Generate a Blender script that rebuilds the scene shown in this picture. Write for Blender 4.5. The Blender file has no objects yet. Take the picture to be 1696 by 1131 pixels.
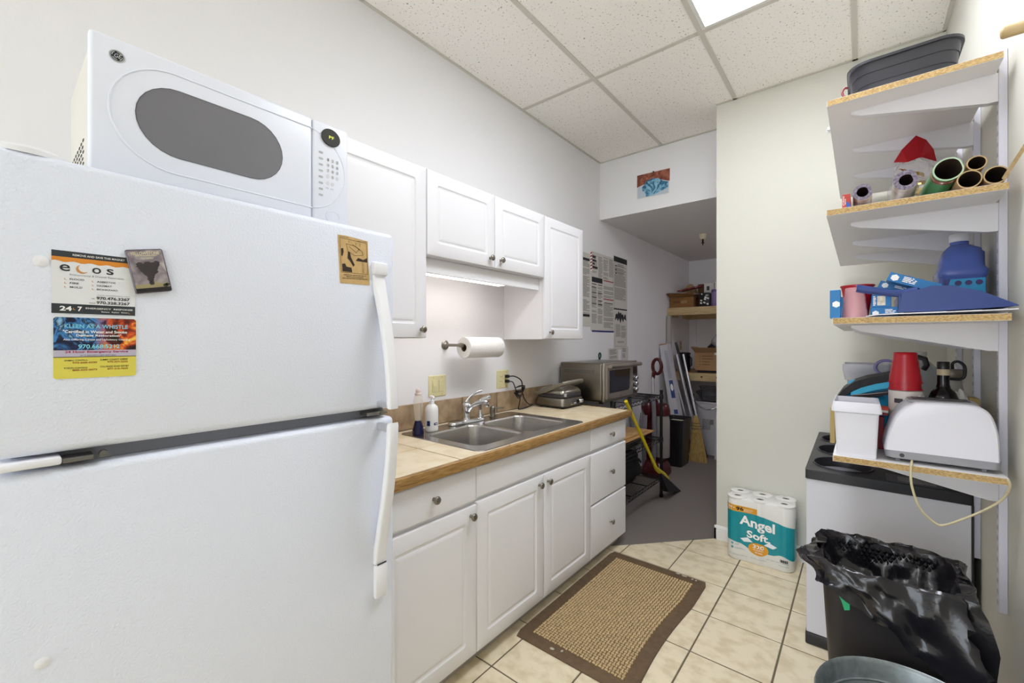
import bpy, bmesh, math, random
from mathutils import Vector, Matrix
random.seed(7)
S = bpy.context.scene
COL = S.collection
PI = math.pi

# ------------------------------------------------------------------ camera, world, light, exposure
cd = bpy.data.cameras.new('camera'); cam = bpy.data.objects.new('camera', cd); COL.objects.link(cam)
cam.location = (0, 0, 1.32); cam.rotation_euler = (PI/2, 0, 0.6864)
cd.sensor_fit = 'HORIZONTAL'; cd.sensor_width = 36; cd.lens = 36*705.7/1696; cd.clip_start = .02
S.camera = cam
W = bpy.data.worlds.new('world'); S.world = W; W.use_nodes = True
W.node_tree.nodes['Background'].inputs[0].default_value = (.86, .93, 1, 1)
W.node_tree.nodes['Background'].inputs[1].default_value = 3.5
S.view_settings.view_transform = 'Standard'; S.view_settings.look = 'None'
S.view_settings.gamma = 1; S.view_settings.exposure = 0.54; S.view_settings.use_curve_mapping = False
S.cycles.max_bounces = 12; S.cycles.diffuse_bounces = 8      # white room: light bounces many times
REAR_FILL = 6.5  # panel added behind the camera, out of view, for brightness
PANEL_LIGHT = 12.2      # fluorescent ceiling panels
STORE_FILL = 21.0      # unseen storage fixture, added to brighten the alcove
STRIP_LIGHT = 7.0       # under-cabinet strip

# ------------------------------------------------------------------ helpers
def lin(h):
    h = h.lstrip('#'); o = []
    for i in (0, 2, 4):
        c = int(h[i:i+2], 16)/255
        o.append(c/12.92 if c <= .04045 else ((c+.055)/1.055)**2.4)
    return (*o, 1)
_M = {}
def mat(name, hx='#ffffff', rough=.5, metal=0, vary=0, vscale=8, hx2=None, bump=0, bscale=60, trans=0, alpha=1, emit=0, spec=.5, coat=0, stretch=(1, 1, 1), detail=4, ior=1.45, contrast=None):
    if name in _M: return _M[name]
    m = bpy.data.materials.new(name); m.use_nodes = True; nt = m.node_tree; b = nt.nodes['Principled BSDF']
    I = b.inputs
    I['Base Color'].default_value = lin(hx); I['Roughness'].default_value = rough; I['Metallic'].default_value = metal
    I['Specular IOR Level'].default_value = spec; I['IOR'].default_value = ior
    if trans: I['Transmission Weight'].default_value = trans
    if coat: I['Coat Weight'].default_value = coat
    if alpha < 1: I['Alpha'].default_value = alpha
    if emit: I['Emission Color'].default_value = lin(hx); I['Emission Strength'].default_value = emit
    if vary or hx2 or bump:
        tc = nt.nodes.new('ShaderNodeTexCoord'); mp = nt.nodes.new('ShaderNodeMapping'); mp.inputs['Scale'].default_value = stretch
        nt.links.new(tc.outputs['Object'], mp.inputs['Vector'])
    if vary or hx2:
        n = nt.nodes.new('ShaderNodeTexNoise'); n.inputs['Scale'].default_value = vscale; n.inputs['Detail'].default_value = detail
        nt.links.new(mp.outputs[0], n.inputs['Vector'])
        r = nt.nodes.new('ShaderNodeValToRGB'); c = lin(hx)
        lo, hi = contrast or (.35, .65)
        r.color_ramp.elements[0].position = lo; r.color_ramp.elements[1].position = hi
        r.color_ramp.elements[0].color = lin(hx2) if hx2 else tuple(v*(1-vary) for v in c[:3])+(1,)
        r.color_ramp.elements[1].color = c
        nt.links.new(n.outputs['Fac'], r.inputs[0]); nt.links.new(r.outputs[0], I['Base Color'])
    if bump:
        n2 = nt.nodes.new('ShaderNodeTexNoise'); n2.inputs['Scale'].default_value = bscale; n2.inputs['Detail'].default_value = 3
        nt.links.new(mp.outputs[0], n2.inputs['Vector'])
        bp = nt.nodes.new('ShaderNodeBump'); bp.inputs['Strength'].default_value = bump; bp.inputs['Distance'].default_value = .004
        nt.links.new(n2.outputs['Fac'], bp.inputs['Height']); nt.links.new(bp.outputs[0], I['Normal'])
    _M[name] = m
    return m
def ramp_mat(name, stops, scale=5, rough=.5, axis=None, mixnoise=.5, coords=((0, 0, 0), (1, 1, 1))):
    """noise through a many-stop colour ramp (printed pictures)"""
    if name in _M: return _M[name]
    m = mat(name, '#888888', rough); nt = m.node_tree; b = nt.nodes['Principled BSDF']
    tc = nt.nodes.new('ShaderNodeTexCoord'); n = nt.nodes.new('ShaderNodeTexNoise'); n.inputs['Scale'].default_value = scale; n.inputs['Detail'].default_value = 6; n.inputs['Distortion'].default_value = 1.2
    nt.links.new(tc.outputs['Object'], n.inputs['Vector'])
    r = nt.nodes.new('ShaderNodeValToRGB'); el = r.color_ramp.elements
    el[0].position = stops[0][0]; el[0].color = lin(stops[0][1]); el[1].position = stops[-1][0]; el[1].color = lin(stops[-1][1])
    for p, c in stops[1:-1]:
        e = el.new(p); e.color = lin(c)
    nt.links.new(n.outputs['Fac'], r.inputs[0]); nt.links.new(r.outputs[0], b.inputs['Base Color'])
    return m

def thing(name, label, cat, loc=(0, 0, 0), group=None):
    o = bpy.data.objects.new(name, None); COL.objects.link(o); o.location = loc; o.empty_display_size = .05
    o['label'] = label; o['category'] = cat
    if group: o['group'] = group
    return o
def attach(o, parent):
    o.parent = parent
    # meshes are written in room coordinates; a thing's empty sits at its base, its parts at the origin
    L = parent.location if parent.parent is None else Vector((0, 0, 0))
    o.matrix_parent_inverse = Matrix.Translation(-L)
def tag(o, label, cat, group=None):
    o['label'] = label; o['category'] = cat
    if group: o['group'] = group
    return o
def fine(o):
    o['kind'] = 'stuff'; return o        # print too small to pick apart
def struct(o):
    o['kind'] = 'structure'; return o

class MB:
    def __init__(s): s.v = []; s.f = []; s.mi = []; s.cur = 0
    def add(s, vs, fs):
        n = len(s.v); s.v += [tuple(v) for v in vs]; s.f += [[i+n for i in f] for f in fs]; s.mi += [s.cur]*len(fs); return s
    def m(s, i): s.cur = i; return s
    def box(s, x0, x1, y0, y1, z0, z1, bev=0, seg=2, M=None):
        if bev:
            bm = bmesh.new(); bmesh.ops.create_cube(bm, size=1)
            for v in bm.verts: v.co = Vector(((x0+x1)/2+v.co.x*(x1-x0), (y0+y1)/2+v.co.y*(y1-y0), (z0+z1)/2+v.co.z*(z1-z0)))
            bmesh.ops.bevel(bm, geom=bm.edges[:], offset=bev, segments=seg, profile=.5, affect='EDGES')
            bm.verts.index_update(); vs = [v.co.copy() for v in bm.verts]; fs = [[v.index for v in f.verts] for f in bm.faces]; bm.free()
        else:
            vs = [Vector((x, y, z)) for z in (z0, z1) for x, y in ((x0, y0), (x1, y0), (x1, y1), (x0, y1))]
            fs = [[3, 2, 1, 0], [4, 5, 6, 7], [0, 1, 5, 4], [1, 2, 6, 5], [2, 3, 7, 6], [3, 0, 4, 7]]
        if M is not None: vs = [M @ v for v in vs]
        return s.add(vs, fs)
    def loft(s, rings, cap0=True, cap1=True, closed=True):
        n = len(rings[0]); vs = [p for r in rings for p in r]; fs = []
        for i in range(len(rings)-1):
            for j in range(n if closed else n-1):
                k = (j+1) % n; fs.append([i*n+j, i*n+k, (i+1)*n+k, (i+1)*n+j])
        if cap0: fs.append(list(range(n))[::-1])
        if cap1: fs.append([(len(rings)-1)*n+j for j in range(n)])
        return s.add(vs, fs)
    def cyl(s, p0, p1, r0, r1=None, n=16, cap0=True, cap1=True):
        r1 = r0 if r1 is None else r1; p0 = Vector(p0); p1 = Vector(p1); a, b = basis(p1-p0)
        ring = lambda p, r: [p+(a*math.cos(2*PI*i/n)+b*math.sin(2*PI*i/n))*r for i in range(n)]
        return s.loft([ring(p0, r0), ring(p1, r1)], cap0, cap1)
    def lathe(s, prof, c=(0, 0, 0), axis=(0, 0, 1), n=20, cap0=True, cap1=True, sx=1, sy=1):
        c = Vector(c); ax = Vector(axis).normalized(); a, b = basis(ax)
        if abs(ax.z) > .999: a, b = Vector((1, 0, 0)), Vector((0, 1, 0))
        return s.loft([[c+ax*z+(a*math.cos(2*PI*i/n)*sx+b*math.sin(2*PI*i/n)*sy)*r for i in range(n)] for r, z in prof], cap0, cap1)
    def tube(s, pts, r, n=8, closed=False, caps=True, ref=None, flat=1):
        pts = [Vector(p) for p in pts]; rings = []; N = len(pts); a = None
        for i, p in enumerate(pts):
            if closed: t = pts[(i+1) % N]-pts[i-1]
            else: t = pts[min(i+1, N-1)]-pts[max(i-1, 0)]
            t.normalize()
            if a is None: a, b = basis(t) if ref is None else (None, None)
            if ref is not None:
                b = t.cross(Vector(ref)).normalized(); a = b.cross(t)
            else:
                a = (a-t*a.dot(t)).normalized(); b = t.cross(a)
            rr = r[i] if isinstance(r, (list, tuple)) else r
            rings.append([p+(a*math.cos(2*PI*k/n)*flat+b*math.sin(2*PI*k/n))*rr for k in range(n)])
        if closed: rings.append(rings[0])
        return s.loft(rings, caps and not closed, caps and not closed)
    def prism(s, poly, fr, h0, h1):
        """2-D outline in a frame (origin,u,v,n) extruded from h0 to h1"""
        o, u, v, n = fr
        r0 = [o+u*p[0]+v*p[1]+n*h0 for p in poly]; r1 = [o+u*p[0]+v*p[1]+n*h1 for p in poly]
        return s.loft([r0, r1])
    def flat(s, poly, fr, h=0):
        o, u, v, n = fr
        return s.add([o+u*p[0]+v*p[1]+n*h for p in poly], [list(range(len(poly)))])
    def holed(s, outer, holes, fr, h0, h1=None):
        """plate with holes; h1 given -> thickness with walls"""
        o, u, v, n = fr
        for h in ([h0] if h1 is None else [h0, h1]):
            bm = bmesh.new(); ed = []
            for loop in [outer]+holes:
                vv = [bm.verts.new((p[0], p[1], 0)) for p in loop]
                ed += [bm.edges.new((vv[i], vv[(i+1) % len(vv)])) for i in range(len(vv))]
            bmesh.ops.triangle_fill(bm, use_beauty=True, use_dissolve=False, edges=ed, normal=(0, 0, 1))
            bm.verts.index_update()
            s.add([o+u*q.co.x+v*q.co.y+n*h for q in bm.verts], [[q.index for q in f.verts] for f in bm.faces]); bm.free()
        if h1 is not None:
            for loop in [outer]+holes:
                s.loft([[o+u*p[0]+v*p[1]+n*h0 for p in loop], [o+u*p[0]+v*p[1]+n*h1 for p in loop]], False, False)
        return s
    def obj(s, name, mats, parent=None, smooth=None, norm=True):
        me = bpy.data.meshes.new(name); me.from_pydata([tuple(v) for v in s.v], [], s.f)
        for m in (mats if isinstance(mats, (list, tuple)) else [mats]): me.materials.append(m)
        if any(s.mi): me.polygons.foreach_set('material_index', s.mi)
        if norm:
            bm = bmesh.new(); bm.from_mesh(me); bmesh.ops.recalc_face_normals(bm, faces=bm.faces[:]); bm.to_mesh(me); bm.free()
        if smooth:
            me.shade_smooth()
            if smooth is not True: me.set_sharp_from_angle(angle=math.radians(smooth))
        me.update()
        o = bpy.data.objects.new(name, me); COL.objects.link(o)
        if parent is not None: attach(o, parent)
        return o
def basis(t):
    t = Vector(t).normalized(); h = Vector((0, 0, 1)) if abs(t.z) < .9 else Vector((1, 0, 0))
    a = t.cross(h).normalized(); return a, t.cross(a).normalized()
def rrect(w, h, r, n=4, cx=0, cy=0):
    o = []
    for sx, sy, a in ((1, 1, 0), (-1, 1, 1), (-1, -1, 2), (1, -1, 3)):
        for i in range(n+1):
            t = (a+i/n)*PI/2; o.append((cx+sx*(w/2-r)+r*math.cos(t), cy+sy*(h/2-r)+r*math.sin(t)))
    return o
def rect(x0, x1, y0, y1): return [(x0, y0), (x1, y0), (x1, y1), (x0, y1)]
def ell(cx, cy, rx, ry, n=24): return [(cx+rx*math.cos(2*PI*i/n), cy+ry*math.sin(2*PI*i/n)) for i in range(n)]
def V(*a): return Vector(a)
def frame(o, u, v):
    u = Vector(u).normalized(); v = Vector(v).normalized(); return (Vector(o), u, v, u.cross(v))
def spin(fr, deg):
    o, u, v, n = fr; a = math.radians(deg)
    return (o, u*math.cos(a)+v*math.sin(a), v*math.cos(a)-u*math.sin(a), n)
def faceX(x, y, z): return frame((x, y, z), (0, 1, 0), (0, 0, 1))      # faces +x (left wall side)
def faceY(x, y, z): return frame((x, y, z), (1, 0, 0), (0, 0, 1))      # faces -y (towards the camera end)
_T = {}
def text_mesh(s, bold=0):
    k = (s, bold)
    if k not in _T:
        c = bpy.data.curves.new('t', 'FONT'); c.body = s; c.size = 1; c.resolution_u = 3; c.offset = bold
        o = bpy.data.objects.new('t', c); COL.objects.link(o)
        dg = bpy.context.evaluated_depsgraph_get(); me = bpy.data.meshes.new_from_object(o.evaluated_get(dg))
        vs = [v.co.copy() for v in me.vertices]; fs = [list(p.vertices) for p in me.polygons]
        bpy.data.objects.remove(o); bpy.data.curves.remove(c); bpy.data.meshes.remove(me)
        x0 = min(v.x for v in vs); x1 = max(v.x for v in vs); y0 = min(v.y for v in vs); y1 = max(v.y for v in vs)
        _T[k] = ([((v.x-x0)/(x1-x0), (v.y-y0)/(y1-y0)) for v in vs], fs)
    return _T[k]
def text(mb, s, fr, x0, x1, y0, y1, h=.0006, bold=.01, slant=0, xf=None):
    """lettering fitted to the rectangle x0..x1, y0..y1 of a frame; xf = bend function"""
    vs, fs = text_mesh(s, bold); o, u, v, n = fr; P = []
    for a, b in vs:
        x = x0+(x1-x0)*a+slant*b*(y1-y0); y = y0+(y1-y0)*b
        if xf: x, y = xf(x, y)
        P.append(o+u*x+v*y+n*h)
    mb.add(P, fs); return mb
def copy_tree(o, parent=None):
    c = o.copy(); COL.objects.link(c)
    if parent is not None: c.parent = parent; c.matrix_parent_inverse = o.matrix_parent_inverse.copy()
    for ch in list(o.children): copy_tree(ch, c)
    return c

# ------------------------------------------------------------------ common materials
WALL = mat('wall_paint', '#e4e3e4', .75, bump=.12, bscale=90)
WALLC = mat('wall_paint_cream', '#cfcdc2', .75, bump=.12, bscale=90)
CAB = mat('cabinet_white', '#e5e4e7', .38)
WHITE = mat('white_plastic', '#e6e6ea', .35)
APPL = mat('appliance_white', '#e1e4ee', .3)
FRIDGE = mat('fridge_white', '#dfe3ef', .32, bump=.35, bscale=240)
BLACK = mat('black_plastic', '#1d1b1e', .35)
DARK = mat('dark_grey', '#3a393c', .5)
NICKEL = mat('brushed_nickel', '#8d867b', .33, 1)
CHROME = mat('chrome', '#d8dade', .08, 1)
STEEL = mat('stainless', '#a8a5a2', .3, 1, vary=.12, vscale=40, stretch=(1, 12, 1))
ALM = mat('almond_plastic', '#d8cfa0', .4)
PAPER = mat('paper_white', '#dedcd6', .8)
INK = mat('ink_black', '#1d1d20', .7)
CARD = mat('cardboard', '#a07a52', .85, vary=.12, vscale=12)
OSB = mat('particle_board', '#cdb07a', .85, hx2='#94744a', vscale=190, detail=8, contrast=(.3, .62), stretch=(1, 1, 2.2))
MELA = mat('melamine_white', '#e4e2e2', .45)
WOODE = mat('oak_edge', '#b08a54', .45, hx2='#866232', vscale=30, stretch=(3, .6, 6))
PINE = mat('pine_wood', '#cdb68c', .6, hx2='#b89c6e', vscale=14, stretch=(.8, 6, 6))
RED = mat('red_plastic', '#b01424', .28)
CLEAR = mat('clear_plastic', '#f0f0f2', .12, alpha=.32)
GLASS = mat('clear_glass', '#ffffff', .03, trans=1, ior=1.3)
LIGHTCAST = mat('light_grey_plastic', '#a9a9af', .4)
# ------------------------------------------------------------------ room shell
XL, XR, YB, YC, ZC = -1.80, .337, 5.97, 3.08, 2.90
def sbox(name, m, *a, **k): return struct(MB().box(*a, **k).obj(name, m))
sbox('wall_left', WALL, XL-.12, XL, -3.55, YB+.1, -.1, 3.1)
sbox('wall_right', WALLC, XR, XR+.12, -3.55, 3.2, -.1, 3.1)
sbox('wall_column', WALLC, -.75, XR, YC, 3.24, -.1, ZC)
sbox('wall_storage', WALL, .75, .87, 3.24, YB+.1, -.1, 2.6)
sbox('wall_storage_front', WALL, XR, .75, YC, 3.24, -.1, 2.6)
sbox('wall_soffit', WALL, XL, .75, 3.4325, YB, 2.40, ZC+.02)
sbox('trim_1', WALL, -.75, .75, 3.24, 3.4325, 2.40, ZC+.02)
sbox('wall_back', WALL, XL, .75, YB, YB+.1, -.1, 2.41)
# wall behind the photographer, with a wide doorway added out of view to let in fill light
struct(MB().holed(rect(XL, XR, 0, ZC), [rect(-1.6, .15, .02, 2.5)], frame((0, -3.4, 0), (1, 0, 0), (0, 0, 1)), 0, .1).obj('wall_rear', WALL))
# floor: grout bed with single tiles, carpet beyond the diagonal threshold
GROUT = mat('grout', '#6d6250', .9)
fl = struct(MB().box(XL-.1, .85, -3.55, YB+.1, -.12, -.003).obj('floor', GROUT))
TILE = mat('floor_tile', '#e6d9bd', .38, hx2='#d4c5a4', vscale=11, detail=9, contrast=(.36, .56), bump=.05, bscale=40, stretch=(1.3, 1.6, 1))
A = V(-1.25, 2.53); B = V(-.745, 3.09)
def side(p): return (B.x-A.x)*(p[1]-A.y)-(B.y-A.y)*(p[0]-A.x)      # <0 : tiled side
def clip(poly, fn):
    out = []
    for i in range(len(poly)):
        p, q = poly[i], poly[(i+1) % len(poly)]; a, b = fn(p), fn(q)
        if a <= 0: out.append(p)
        if (a < 0 < b) or (b < 0 < a):
            t = a/(a-b); out.append((p[0]+(q[0]-p[0])*t, p[1]+(q[1]-p[1])*t))
    return out
UP = frame((0, 0, 0), (1, 0, 0), (0, 1, 0))
xs = [-.566+.299*k for k in range(-3, 4)]+[XR]; ys = [1.889+.3*k for k in range(-18, 5)]
G = .0035
for i in range(len(xs)-1):
    for j in range(len(ys)-1):
        x0, x1, y0, y1 = xs[i]+G, min(xs[i+1], XR)-G, ys[j]+G, min(ys[j+1], YC+.005)-G
        if x1-x0 < .01 or y1-y0 < .01 or y1 < -3.3: continue
        p = clip(rect(x0, x1, y0, y1), side)
        if len(p) < 3: continue
        cx = sum(q[0] for q in p)/len(p); cy = sum(q[1] for q in p)/len(p)
        ins = [(q[0]+(cx-q[0])*.012, q[1]+(cy-q[1])*.012) for q in p]
        mb = MB(); L = lambda P, z: [V(q[0], q[1], z) for q in P]
        dz = random.uniform(-.0004, .0004)
        mb.loft([L(p, -.003), L(p, -.0012+dz), L(ins, dz)], False, True)
        mb.obj('floor_tile', TILE, fl)
CARPET = mat('carpet_grey', '#8f8680', .97, hx2='#6a625e', vscale=260, detail=3, bump=.9, bscale=420)
cp = [(XL, 1.92), (A.x, A.y), (B.x, B.y), (-.75, 3.24), (.75, 3.24), (.75, YB), (XL, YB)]
struct(MB().loft([[V(p[0], p[1], -.003) for p in cp], [V(p[0], p[1], .004) for p in cp]]).obj('floor_carpet', CARPET))
# ceiling: slab, lay-in panels, grid bars
GRIDM = mat('ceiling_grid', '#c9c5ba', .5)
def panel_mat():
    m = mat('ceiling_panel', '#f3efe8', .9, bump=.25, bscale=120); nt = m.node_tree; b = nt.nodes['Principled BSDF']
    tc = nt.nodes.new('ShaderNodeTexCoord'); vo = nt.nodes.new('ShaderNodeTexNoise'); vo.inputs['Scale'].default_value = 95; vo.inputs['Detail'].default_value = 2
    nt.links.new(tc.outputs['Object'], vo.inputs['Vector'])
    r = nt.nodes.new('ShaderNodeValToRGB'); r.color_ramp.elements[0].position = .30; r.color_ramp.elements[1].position = .36
    r.color_ramp.elements[0].color = lin('#8d877e'); r.color_ramp.elements[1].color = lin('#f3efe8')
    nt.links.new(vo.outputs['Fac'], r.inputs[0]); nt.links.new(r.outputs[0], b.inputs['Base Color'])
    return m
PANM = panel_mat()
ce = struct(MB().box(XL-.1, XR+.1, -3.55, 3.6, ZC+.03, ZC+.12).obj('ceiling', GRIDM))
gx = [XL, -1.246, -.6355, -.026, XR]; gy = [-3.4, -2.58, -1.36, -.14, 1.08, 2.30]
def lit(i, j): return i == 2 and j in (1, 4)
for i in range(4):
    ye = 3.4325 if i < 2 else YC
    yy = gy+[ye]
    for j in range(6):
        if lit(i, j): continue
        MB().box(gx[i]+.002, gx[i+1]-.002, yy[j]+.002, yy[j+1]-.002, ZC+.005, ZC+.02).obj('ceiling_panel', PANM, ce)
for x in gx[1:4]: MB().box(x-.012, x+.012, -3.4, 3.43 if x < -.8 else (3.43 if x < -.76 else YC), ZC, ZC+.0045).obj('grid_bar', GRIDM, ce)
for y in gy[1:]:
    for i in range(4): MB().box(gx[i]+.012, gx[i+1]-.012, y-.012, y+.012, ZC, ZC+.0045).obj('grid_bar', GRIDM, ce)
MB().box(XL, XL+.016, -3.4, 3.43, ZC, ZC+.0045).obj('wall_angle', GRIDM, ce)
MB().box(XL+.016, -.76, 3.414, 3.4325, ZC, ZC+.0045).obj('wall_angle', GRIDM, ce)
MB().box(-.75, XR-.016, YC-.018, YC, ZC, ZC+.0045).obj('wall_angle', GRIDM, ce)
MB().box(XR-.016, XR, -3.4, YC-.018, ZC, ZC+.0045).obj('wall_angle', GRIDM, ce)
# fluorescent lay-in fixtures: the aisle panel, and one added out of view as fill
DIFF = mat('light_diffuser', '#f2f6ff', .5, emit=PANEL_LIGHT)
for (y0, y1, lab) in ((1.08, 2.30, 'lit fluorescent panel in the ceiling above the kitchen aisle'), (-2.58, -1.36, 'unseen ceiling panel added behind the camera to fill the room')):
    t = thing('ceiling_light', lab, 'ceiling light', (-.33, (y0+y1)/2, ZC))
    fr_ = MB(); a0, a1, b0, b1 = -.6235, -.038, y0+.012, y1-.012
    fr_.holed(rect(a0, a1, b0, b1), [rect(a0+.018, a1-.018, b0+.018, b1-.018)], frame((0, 0, ZC+.0005), (1, 0, 0), (0, 1, 0)), 0, .02)
    fr_.obj('frame', mat('fixture_white', '#d9d8d2', .4), t)
    MB().box(a0+.0182, a1-.0182, b0+.0182, b1-.0182, ZC+.006, ZC+.012).obj('diffuser', DIFF if y0 > 0 else mat('added_diffuser_rear', '#f2f6ff', .5, emit=REAR_FILL), t)
t = thing('ceiling_light', 'unseen fixture added behind the column wall to brighten the storage alcove', 'ceiling light', (0, 4.5, 2.40))  # hidden by the column wall; added to raise the alcove's brightness
MB().box(-.28, .22, 4.43, 4.57, 2.375, 2.3998, .004).obj('housing', mat('fixture_white', '#d9d8d2', .4), t)
MB().box(-.27, .21, 4.44, 4.56, 2.335, 2.3748, .01, 3).obj('diffuser', mat('added_storage_diffuser', '#fbf6ff', .5, emit=STORE_FILL), t)
# baseboards
BB = mat('baseboard_white', '#e2e1de', .4)
def baseb(name, poly_pts):
    mb = MB(); prof = [(0, 0), (.012, 0), (.012, .075), (.006, .088), (0, .09)]
    for (p, q, nx, ny) in poly_pts:
        mb.loft([[V(p[0]+nx*a, p[1]+ny*a, b) for a, b in prof], [V(q[0]+nx*a, q[1]+ny*a, b) for a, b in prof]])
    return struct(mb.obj(name, BB))
baseb('baseboard_column', [((-.762, YC), (XR, YC), 0, -1), ((-.75, YC-.012), (-.75, 3.24), -1, 0)])
# sprinkler in the storage alcove ceiling
t = thing('fire_sprinkler', 'small pendent fire sprinkler in the low storage alcove ceiling', 'sprinkler', (-1.234, 4.54, 2.40))
MB().lathe([(.034, 0), (.034, -.012), (.026, -.05), (.0, -.05)], (-1.234, 4.54, 2.40), n=16, cap0=False, cap1=False).obj('escutcheon', mat('cream_metal', '#d9d2b4', .4), t, 40)
MB().cyl((-1.234, 4.54, 2.35), (-1.234, 4.54, 2.315), .008, n=8).lathe([(.0, 0), (.017, 0), (.017, -.004), (0, -.004)], (-1.234, 4.54, 2.315), n=12, cap0=False, cap1=False).cyl((-1.234, 4.54, 2.315), (-1.234, 4.54, 2.29), .005, n=8).obj('nozzle', mat('bronze', '#3a2a1c', .4, 1), t, 40)
# photograph pinned to the soffit
def poster_frame_y(x, z): return faceY(x, 3.4325, z)
t = thing('pinned_photo', 'colour photo of a blue cloth pinned on the white soffit', 'photo', (-1.32, 3.43, 2.5))
fr_ = spin(faceY(-1.456, 3.4305, 2.509), -1)
mb = MB()
n = 8; rows = []
for k in range(n+1):
    u = k/n*.272; lift = 0
    rows.append((u, lift))
def sheet(mb, rows, fr, y0, y1, h=.0):
    o, u, v, nn = fr
    for (a, la), (b, lb) in zip(rows[:-1], rows[1:]):
        f = lambda s, y, l: o+u*s+v*y+nn*(h+l*(1.4-y/.2 if y < .2 else .4))
        mb.add([f(a, y0, la), f(b, y0, lb), f(b, y1, lb), f(a, y1, la)], [[0, 1, 2, 3]])
sheet(mb, rows, fr_, 0, .205); mb.obj('paper', PAPER, t)
mb = MB(); sheet(mb, rows[:], fr_, .1, .2, .001); mb.obj('picture_wall', ramp_mat('photo_rust', [(.3, '#3c1c16'), (.5, '#8a4a35'), (.7, '#a86a50')], 18), t)
def wpoly(pts, fr, h, rows):
    o, u, v, nn = fr; mb = MB(); P = []
    for x, y in pts:
        l = 0; P.append(o+u*x+v*y+nn*(h+l))
    c = sum(P, V(0, 0, 0))/len(P); N = len(P)
    return mb.add(P+[c], [[i, (i+1) % N, N] for i in range(N)])
wpoly([(.005, .005), (.265, .005), (.265, .1), (.2, .125), (.1, .125), (.005, .1)], fr_, .0025, rows).obj('picture_table', mat('photo_pale', '#b9c3cc', .5), t)
wpoly([(.08, .01), (.15, .012), (.2, .03), (.262, .05), (.262, .095), (.22, .11), (.18, .14), (.13, .15), (.08, .135), (.045, .09), (.05, .06), (.07, .045)], fr_, .004, rows).obj('picture_cloth', ramp_mat('photo_blue', [(.3, '#12374f'), (.45, '#2f6f92'), (.6, '#8fc0d6'), (.72, '#1f5878')], 22), t)
MB().lathe([(0, 0), (.006, .002), (.006, .008), (0, .012)], fr_[0]+fr_[1]*.14+fr_[2]*.2+fr_[3]*.001, axis=fr_[3], n=10, cap0=False, cap1=False).obj('push_pin', BLACK, t, True)
# ------------------------------------------------------------------ refrigerator
def strap(mb, path, ws, ts, y, n=3):
    """curved bar in an x-z plane: path of (x,z) outer-face points, half widths ws (along y), thicknesses ts"""
    rings = []
    N = len(path)
    for i, (x, z) in enumerate(path):
        a = path[max(i-1, 0)]; b = path[min(i+1, N-1)]; t = V(b[0]-a[0], 0, b[1]-a[1]).normalized(); nn = V(-t.z, 0, t.x)
        if nn.x < 0: nn = -nn
        w, h = ws[i]*2, ts[i]; c = V(x, y, z)-nn*h/2
        rings.append([c+V(0, 1, 0)*p+nn*q for p, q in rrect(w, h, min(w, h)*.38, n)])
    return mb.loft(rings)
def bez(p, k=12):
    out = []
    for i in range(k+1):
        t = i/k; q = [Vector(a) for a in p]
        while len(q) > 1: q = [q[j].lerp(q[j+1], t) for j in range(len(q)-1)]
        out.append(q[0])
    return out
FX = -1.05
t = fridge = thing('refrigerator', 'white top-freezer refrigerator with pebbled doors and magnets', 'refrigerator', (-1.42, .37, 0))
MB().box(-1.77, -1.122, .0, .738, .03, 1.615, .006).obj('body', APPL, t, 40)
MB().box(-1.12, FX, -.005, .742, 1.131, 1.631, .014, 4).obj('freezer_door', FRIDGE, t, 40)
d2 = MB().box(-1.12, FX, -.005, .742, .10, 1.104, .014, 4).obj('fridge_door', FRIDGE, t, 40)
MB().box(-1.121, -1.09, .02, .73, 1.1045, 1.1305).obj('gasket', mat('gasket_grey', '#83848c', .6), t)
MB().box(-1.10, -1.08, .02, .72, .012, .095, .004).obj('kick_grille', mat('grille_grey', '#b9bac0', .5), t)
for x in (-1.7, -1.15):
    for y in (.05, .69): MB().cyl((x, y, 0), (x, y, .03), .018, n=12).obj('foot', BLACK, t)
hin = MB().box(-1.10, -1.043, -.004, .075, 1.112, 1.1255, .004).obj('hinge_cover', WHITE, t, 40)
MB().box(-1.085, -1.047, .076, .115, 1.1125, 1.121, .002).cyl((-1.06, .127, 1.119), (-1.047, .127, 1.119), .0065, n=10).obj('hinge_plate', mat('zinc', '#7d7c7a', .35, 1), t)
MB().box(-1.09, -1.052, .655, .72, 1.1135, 1.1225, .002).cyl((-1.06, .70, 1.118), (-1.046, .70, 1.118), .006, n=10).obj('latch_plate', mat('zinc2', '#9a968e', .35, 1), t)
mb = MB(); mb.loft([[V(-1.10+.05*c*.999, .035+.055*s, 1.628+h) for c, s in [(k*math.cos(2*PI*i/20), k*math.sin(2*PI*i/20)) for i in range(20)]] for k, h in ((1, 0), (1, .008), (.8, .015), (.4, .018))])
mb.obj('top_hinge_cap', WHITE, t, 50)
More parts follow.
